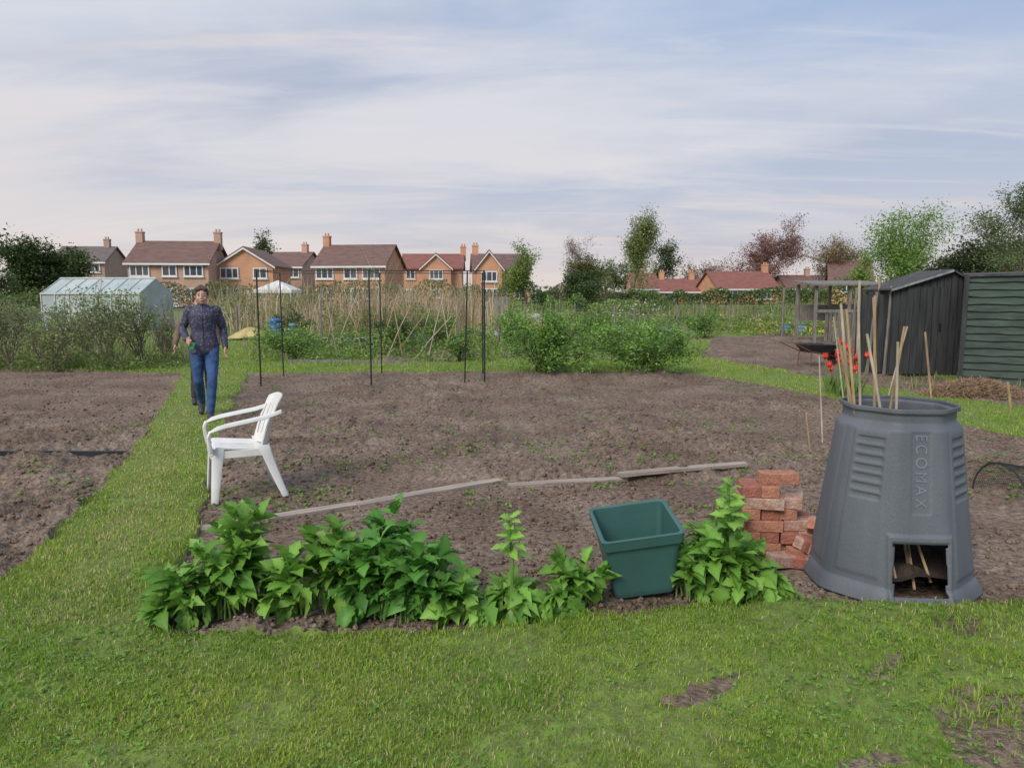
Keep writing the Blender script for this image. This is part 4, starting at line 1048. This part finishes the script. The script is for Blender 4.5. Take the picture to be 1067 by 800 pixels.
m,n_,out=nt('patterned_jacket');Ln=n_.links;p_=n_.nodes.new('ShaderNodeBsdfPrincipled');Ln.new(p_.outputs[0],out.inputs[0]);p_.inputs['Roughness'].default_value=.7
tc=n_.nodes.new('ShaderNodeTexCoord');vo=n_.nodes.new('ShaderNodeTexVoronoi');vo.inputs['Scale'].default_value=34;Ln.new(tc.outputs['Object'],vo.inputs[0])
cr=n_.nodes.new('ShaderNodeValToRGB');Ln.new(vo.outputs['Distance'],cr.inputs[0]);cr.color_ramp.elements[0].color=(.22,.21,.28,1);cr.color_ramp.elements[0].position=.14;cr.color_ramp.elements[1].color=(.045,.048,.085,1);cr.color_ramp.elements[1].position=.34
Ln.new(cr.outputs[0],p_.inputs['Base Color']);M['jacket']=m
def person(loc,rz,label,pose,jm,tm,hm,scale=1.0):
    e=top('person',label,'person',loc,(0,0,rz));e.scale=(scale,)*3
    J=pose;b=PB()
    tor=[((0,.0,.80),(.13,.095)),((0,0,.88),(.155,.112)),((0,0,.96),(.140,.10)),((0,-.005,1.06),(.122,.088)),((0,-.01,1.16),(.135,.098)),((0,-.01,1.25),(.146,.105)),((0,-.005,1.31),(.140,.09)),((0,0,1.35),(.095,.07)),((0,0,1.375),(.055,.052))]
    def torso(pb,g,z0=0,zs=1e9):
        n=20;base=len(pb.v);rings=[t for t in tor if z0<=t[0][2]<=zs]
        for (c,(rx,ry)) in rings:
            for k in range(n):
                a=2*math.pi*k/n;pb.v.append((c[0]+(rx+g)*math.cos(a),c[1]+(ry+g)*math.sin(a),c[2]))
        for i in range(len(rings)-1):
            for k in range(n):k2=(k+1)%n;pb.f.append([base+i*n+k,base+i*n+k2,base+(i+1)*n+k2,base+(i+1)*n+k])
        pb.f.append([base+k for k in range(n)][::-1]);pb.f.append([base+(len(rings)-1)*n+k for k in range(n)])
    torso(b,0)
    hd=Vector(J['head']);nk=Vector((0,0,1.35))
    chain(b,[nk,hd+Vector((0,.02,-.06))],[.050,.046])
    b.ell(hd+Vector((0,.005,.02)),(.073,.090,.093));b.ell(hd+Vector((0,-.022,-.045)),(.056,.062,.064))
    b.ell(hd+Vector((0,-.060,-.084)),(.022,.016,.016))
    b.ell(hd+Vector((0,-.092,-.022)),(.0125,.018,.018));b.ell(hd+Vector((0,-.084,.005)),(.008,.010,.025))
    b.ell(hd+Vector((0,-.070,.030)),(.045,.012,.010))
    for s in(-1,1):
        b.ell(hd+Vector((s*.072,.008,-.012)),(.008,.016,.029));b.ell(hd+Vector((s*.036,-.060,-.035)),(.021,.019,.018))
    for s,ak in((-1,'R'),(1,'L')):
        sh,el,wr,hn=[Vector(q) for q in J['arm'+ak]]
        chain(b,[sh,el,wr],[.050,.036,.025])
        fw=(hn-wr).normalized();side=Vector(J['thumb'+ak]);side=(side-fw*side.dot(fw)).normalized();nrm=fw.cross(side)
        for q in(-.03,-.01,.01,.03):chain(b,[wr+side*q*.5,wr+fw*.085+side*q],[.015,.0125],10,4)
        for q,(off,L) in enumerate(((.031,.070),(.011,.080),(-.010,.074),(-.030,.058))):
            a0=wr+fw*.085+side*off;cu_=J['curl'+ak]
            a1=a0+fw*L*.42+nrm*L*.15*cu_;a2=a1+fw*L*.28*(1-.3*abs(cu_))+nrm*L*.28*cu_;a3=a2+fw*L*.18*(1-.6*abs(cu_))+nrm*L*.26*cu_
            chain(b,[a0,a1,a2,a3],[.0098,.0088,.008,.007],8,3)
        t0=wr+fw*.025+side*.026;t1=t0+fw*.03+side*.026+nrm*.008;t2=t1+fw*.03+side*.006+nrm*.012*J['curl'+ak]
        chain(b,[t0,t1,t2],[.013,.0105,.0085],8,3)
    for s,ak in((-1,'R'),(1,'L')):
        hp,kn,an,toe=[Vector(q) for q in J['leg'+ak]]
        mid=hp.lerp(kn,.5);cf=kn.lerp(an,.3)+Vector((0,.012,0))
        chain(b,[hp,mid,kn,cf,an],[.086,.070,.050,.050,.034])
        chain(b,[an+Vector((0,.015,-.03)),an.lerp(toe,.6),toe],[.034,.032,.026])
    remesh(b,'body',M['skin'],e,.0055,3)
    b=PB();torso(b,.017,.87)
    n=20;base=len(b.v)
    for z,rx,ry in((.79,.170,.125),(.82,.174,.130),(.90,.170,.127)):
        for k in range(n):
            a=2*math.pi*k/n;b.v.append((rx*math.cos(a),ry*math.sin(a),z))
    for i in range(2):
        for k in range(n):k2=(k+1)%n;b.f.append([base+i*n+k,base+i*n+k2,base+(i+1)*n+k2,base+(i+1)*n+k])
    b.f.append([base+k for k in range(n)][::-1]);b.f.append([base+2*n+k for k in range(n)])
    for ak in'RL':
        sh,el,wr,hn=[Vector(q) for q in J['arm'+ak]]
        chain(b,[sh,el,wr.lerp(el,.04)],[.060,.047,.036])
    chain(b,[(0,0,1.34),(0,-.005,1.375)],[.064,.056])
    remesh(b,'jacket',jm,e,.009,3,disp=lambda c:.007*(fbm(c[:,0]*16+c[:,1]*9,c[:,2]*13,5,3)-.5)*2)
    b=PB()
    for z,rx,ry in((.77,.15,.105),(.83,.160,.118),(.90,.158,.115)):
        for k in range(n):
            a=2*math.pi*k/n;b.v.append((rx*math.cos(a),ry*math.sin(a),z))
    for i in range(2):
        for k in range(n):k2=(k+1)%n;b.f.append([i*n+k,i*n+k2,(i+1)*n+k2,(i+1)*n+k])
    b.f.append([k for k in range(n)][::-1]);b.f.append([2*n+k for k in range(n)])
    for ak in'RL':
        hp,kn,an,toe=[Vector(q) for q in J['leg'+ak]]
        cf=kn.lerp(an,.35)+Vector((0,.012,0))
        chain(b,[hp,hp.lerp(kn,.5),kn,cf,an+Vector((0,0,.01))],[.090,.077,.058,.057,.047])
    remesh(b,'trousers',tm,e,.009,3,disp=lambda c:.006*(fbm(c[:,0]*14,c[:,2]*16+c[:,1]*6,8,3)-.5)*2)
    for ak in'RL':
        hp,kn,an,toe=[Vector(q) for q in J['leg'+ak]]
        b=PB();chain(b,[an+Vector((0,.02,-.035)),an.lerp(toe,.6)+Vector((0,0,-.005)),toe],[.042,.041,.034]);remesh(b,'shoe',M['shoe'],e,.008,2)
    # short hair with a low fringe and sides over the temples
    b=PB();b.ell(hd+Vector((0,.014,.040)),(.082,.090,.086));b.ell(hd+Vector((0,.045,.005)),(.076,.062,.074))
    b.ell(hd+Vector((-.040,-.050,.070)),(.038,.034,.024),rot=(0,.4,0));b.ell(hd+Vector((.040,-.050,.072)),(.038,.034,.024),rot=(0,-.3,0));b.ell(hd+Vector((.005,-.062,.078)),(.045,.026,.020))
    for s in(-1,1): b.ell(hd+Vector((s*.073,-.008,.026)),(.012,.034,.034))
    remesh(b,'hair',hm,e,.006,1,disp=lambda c:.008*(fbm(c[:,0]*60,c[:,2]*25+c[:,1]*30,3,3)-.5)*2)
    for s in(-1,1):
        b=PB();b.ell(hd+Vector((s*.030,-.0785,.006)),(.0135,.006,.0065));ew=b.make('eye',M['eyew'],e,smooth=True)
        b=PB();b.ell(hd+Vector((s*.030,-.0825,.006)),(.006,.004,.006));b.make('pupil',M['eye'],ew,smooth=True)
        b=PB();b.ell(hd+Vector((s*.031,-.083,.026)),(.018,.003,.003));b.make('eyebrow',M['hairb'],e,smooth=True)
    b=PB();b.ell(hd+Vector((0,-.083,-.056)),(.028,.007,.009));mo=b.make('mouth',M['lip'],e,smooth=True)
    b=PB();b.ell(hd+Vector((0,-.0885,-.055)),(.022,.004,.005));b.make('teeth',M['eyew'],mo,smooth=True)
    b=PB();b.tube([(0,-.118,.82),(0,-.134,.9),(0,-.11,1.06),(0,-.130,1.22),(0,-.09,1.36)],.004,5);b.make('zip',M['black'],e)
    return e
pose=dict(head=(.0,-.045,1.487),
 armR=[(-.150,0,1.31),(-.235,.06,1.09),(-.185,-.15,.965),(-.13,-.235,.93)],thumbR=(0,0,1),curlR=.9,
 armL=[(.150,0,1.31),(.225,.07,1.08),(.238,-.02,.85),(.236,-.055,.77)],thumbL=(0,-1,0),curlL=-.6,
 legL=[(.083,0,.85),(.080,-.20,.49),(.045,-.22,.10),(.045,-.38,.035)],
 legR=[(-.083,0,.85),(-.085,.0,.46),(-.075,.30,.16),(-.08,.20,.04)])
px,py=G(208,438)
RZ=math.radians(20)
person((px,py+.24,0),RZ,'woman in patterned navy jacket and blue jeans walking along grass path',pose,M['jacket'],M['denim'],M['hairb'],.99)
hw_=Matrix.Rotation(RZ,3,'Z')@(Vector((-.115,-.262,.895))*.99)+Vector((px,py+.24,0))
M['grn']=mat('bright_green_case',(.05,.36,.15),(.04,.28,.11),6,.5)
e=top('phone','small green cased phone held in the hand','phone',tuple(hw_),(math.radians(10),math.radians(20),RZ))
PB().box((0,0,0),(.042,.012,.085)).make('case',M['grn'],e,bevel=.004);PB().box((0,.0085,0),(.036,.004,.075)).make('screen',M['black'],e)
pose2=dict(pose);pose2['armR']=[(-.155,0,1.315),(-.29,.03,1.08),(-.345,-.07,.86),(-.35,-.1,.78)];pose2['thumbR']=(0,-1,0);pose2['curlR']=.5
pose2['legL'],pose2['legR']=[(.083,0,.85),(.085,.0,.46),(.075,.30,.16),(.08,.20,.04)],[(-.083,0,.85),(-.095,-.20,.49),(-.12,-.22,.10),(-.12,-.38,.035)]
px,py=G(204.5,421)
person((px,py+.25,0),math.radians(22),'person in brown fleece and dark trousers walking behind the woman',pose2,M['brownj'],M['dktrouser'],M['hairb'],.93)
# ---------------------------------------------------------------- netting
x,y=G(1040,520)
M['net']=mat('black_netting',(.02,.022,.024),None,8,.7)
e=top('netting_tunnel','low black netting tunnel over hoops on the soil','netting',(x+.45,y+.1,-.02),(0,0,math.radians(5)))
for i in range(3):
    xx=-.4+.5*i;PB().tube([(xx,-.28*math.cos(math.pi*k/12),.27*math.sin(math.pi*k/12)) for k in range(13)],.006,6).make('hoop',M['dkplastic'],e)
b=PB();nu=70;nv=36
for i in range(nu):
    for j in range(nv):
        a=math.pi*j/(nv-1);b.v.append((-.42+1.1*i/(nu-1),-.285*math.cos(a),.275*math.sin(a)*(1-.12*math.sin(i/(nu-1)*math.pi*2.2)**2)))
for i in range(nu-1):
    for j in range(nv-1):q=i*nv+j;b.f.append([q,q+1,q+nv+1,q+nv])
o=b.make('net',M['net'],e);wf=o.modifiers.new('w','WIREFRAME');wf.thickness=.0025
# ---------------------------------------------------------------- world
w=bpy.data.worlds.new("World");scene.world=w;w.use_nodes=True;n=w.node_tree;n.nodes.clear();L=n.links
out=n.nodes.new('ShaderNodeOutputWorld');bg=n.nodes.new('ShaderNodeBackground');bg.inputs[1].default_value=.1;L.new(bg.outputs[0],out.inputs[0])
sky=n.nodes.new('ShaderNodeTexSky');sky.sky_type='NISHITA';sky.sun_disc=False;sky.sun_elevation=math.radians(40);sky.sun_rotation=math.radians(210)
tc=n.nodes.new('ShaderNodeTexCoord');sp=n.nodes.new('ShaderNodeSeparateXYZ');L.new(tc.outputs['Generated'],sp.inputs[0])
def mth(op,a,b=None,clamp=False):
    q=n.nodes.new('ShaderNodeMath');q.operation=op;q.use_clamp=clamp
    for i,v in enumerate((a,b)):
        if v is None:continue
        if isinstance(v,(int,float)):q.inputs[i].default_value=v
        else:L.new(v,q.inputs[i])
    return q.outputs[0]
z=mth('MAXIMUM',sp.outputs[2],0.0);zc=mth('ADD',z,.13)
cx=mth('DIVIDE',sp.outputs[0],zc);cy=mth('DIVIDE',sp.outputs[1],zc)
cb=n.nodes.new('ShaderNodeCombineXYZ');L.new(cx,cb.inputs[0]);L.new(cy,cb.inputs[1])
def noise(scale,rot,stretch,seed,lo,hi,detail=9,dist=.4,rough=.55,bias=None):
    mp=n.nodes.new('ShaderNodeMapping');L.new(cb.outputs[0],mp.inputs[0]);mp.inputs['Rotation'].default_value=(0,0,math.radians(rot));mp.inputs['Scale'].default_value=stretch;mp.inputs['Location'].default_value=(seed,seed*.7,0)
    q=n.nodes.new('ShaderNodeTexNoise');q.inputs['Scale'].default_value=scale;q.inputs['Detail'].default_value=detail;q.inputs['Distortion'].default_value=dist;q.inputs['Roughness'].default_value=rough
    L.new(mp.outputs[0],q.inputs[0]);src=q.outputs[0]
    if bias is not None:src=mth('ADD',src,bias)
    r=n.nodes.new('ShaderNodeMapRange');r.inputs[1].default_value=lo;r.inputs[2].default_value=hi;r.interpolation_type='SMOOTHSTEP';L.new(src,r.inputs[0]);return r.outputs[0]
def ramp(src,els):
    r=n.nodes.new('ShaderNodeValToRGB');L.new(src,r.inputs[0]);cr=r.color_ramp
    while len(cr.elements)<len(els):cr.elements.new(.5)
    for e_,(p,c) in zip(cr.elements,els):e_.position=p;e_.color=(*c,1)
    return r.outputs[0]
def mix(f,a,b,bt='MIX'):
    q=n.nodes.new('ShaderNodeMix');q.data_type='RGBA';q.blend_type=bt
    if isinstance(f,(int,float)):q.inputs[0].default_value=f
    else:L.new(f,q.inputs[0])
    L.new(a,q.inputs[6])
    if isinstance(b,tuple):q.inputs[7].default_value=(*b,1)
    else:L.new(b,q.inputs[7])
    return q.outputs[2]
K=10
base=ramp(z,[(0,(.76,.66,.63)),(.06,(.63,.61,.66)),(.14,(.49,.55,.68)),(.35,(.39,.51,.74)),(1,(.33,.45,.72))])
cl=ramp(z,[(0,(.80,.70,.67)),(.10,(.81,.75,.74)),(.2,(.80,.78,.80)),(.35,(.75,.78,.84)),(1,(.86,.90,.96))])
dk=ramp(z,[(0,(.54,.52,.59)),(.2,(.42,.47,.60)),(1,(.48,.55,.70))])
pk=ramp(z,[(0,(.86,.67,.60)),(.25,(.87,.75,.71)),(1,(.88,.82,.82))])
bias=mth('MULTIPLY',sp.outputs[0],-.28)
c1=noise(.6,18,(.6,1.1,1),3.1,.38,.68,bias=bias,dist=.8)
c2=noise(2.4,30,(.35,1.5,1),7.7,.48,.74,12,1.2,.62)
c3=noise(.5,10,(.7,1.0,1),15.4,.48,.68,6)
c4=noise(1.1,12,(.4,1.5,1),22.0,.56,.72,9,.6)
col=mix(mth('MULTIPLY',c3,.7),base,dk)
col=mix(mth('MULTIPLY',c1,.85),col,cl)
col=mix(mth('MULTIPLY',c2,.40),col,cl)
col=mix(mth('MULTIPLY',c4,.45),col,pk)
sc=mix(1.0,col,(K,K,K),'MULTIPLY')
fin=mix(.93,sky.outputs[0],sc)
L.new(fin,bg.inputs[0])
sun=bpy.data.lights.new('Sun','SUN');sun.energy=2.7;sun.angle=math.radians(26);sun.color=(1,.93,.84)
so=bpy.data.objects.new('Sun',sun);bpy.context.collection.objects.link(so)
so.rotation_euler=(math.radians(50),0,math.radians(-30))
# ---------------------------------------------------------------- camera
cam=bpy.data.cameras.new('Camera');cam.sensor_width=36;cam.lens=36*FPX/1067;cam.clip_end=4000
co=bpy.data.objects.new('Camera',cam);bpy.context.collection.objects.link(co);co.location=(0,0,CAMH);co.rotation_euler=(math.pi/2-TH,0,0)
scene.camera=co
scene.view_settings.view_transform='Standard';scene.view_settings.look='None';scene.view_settings.exposure=0
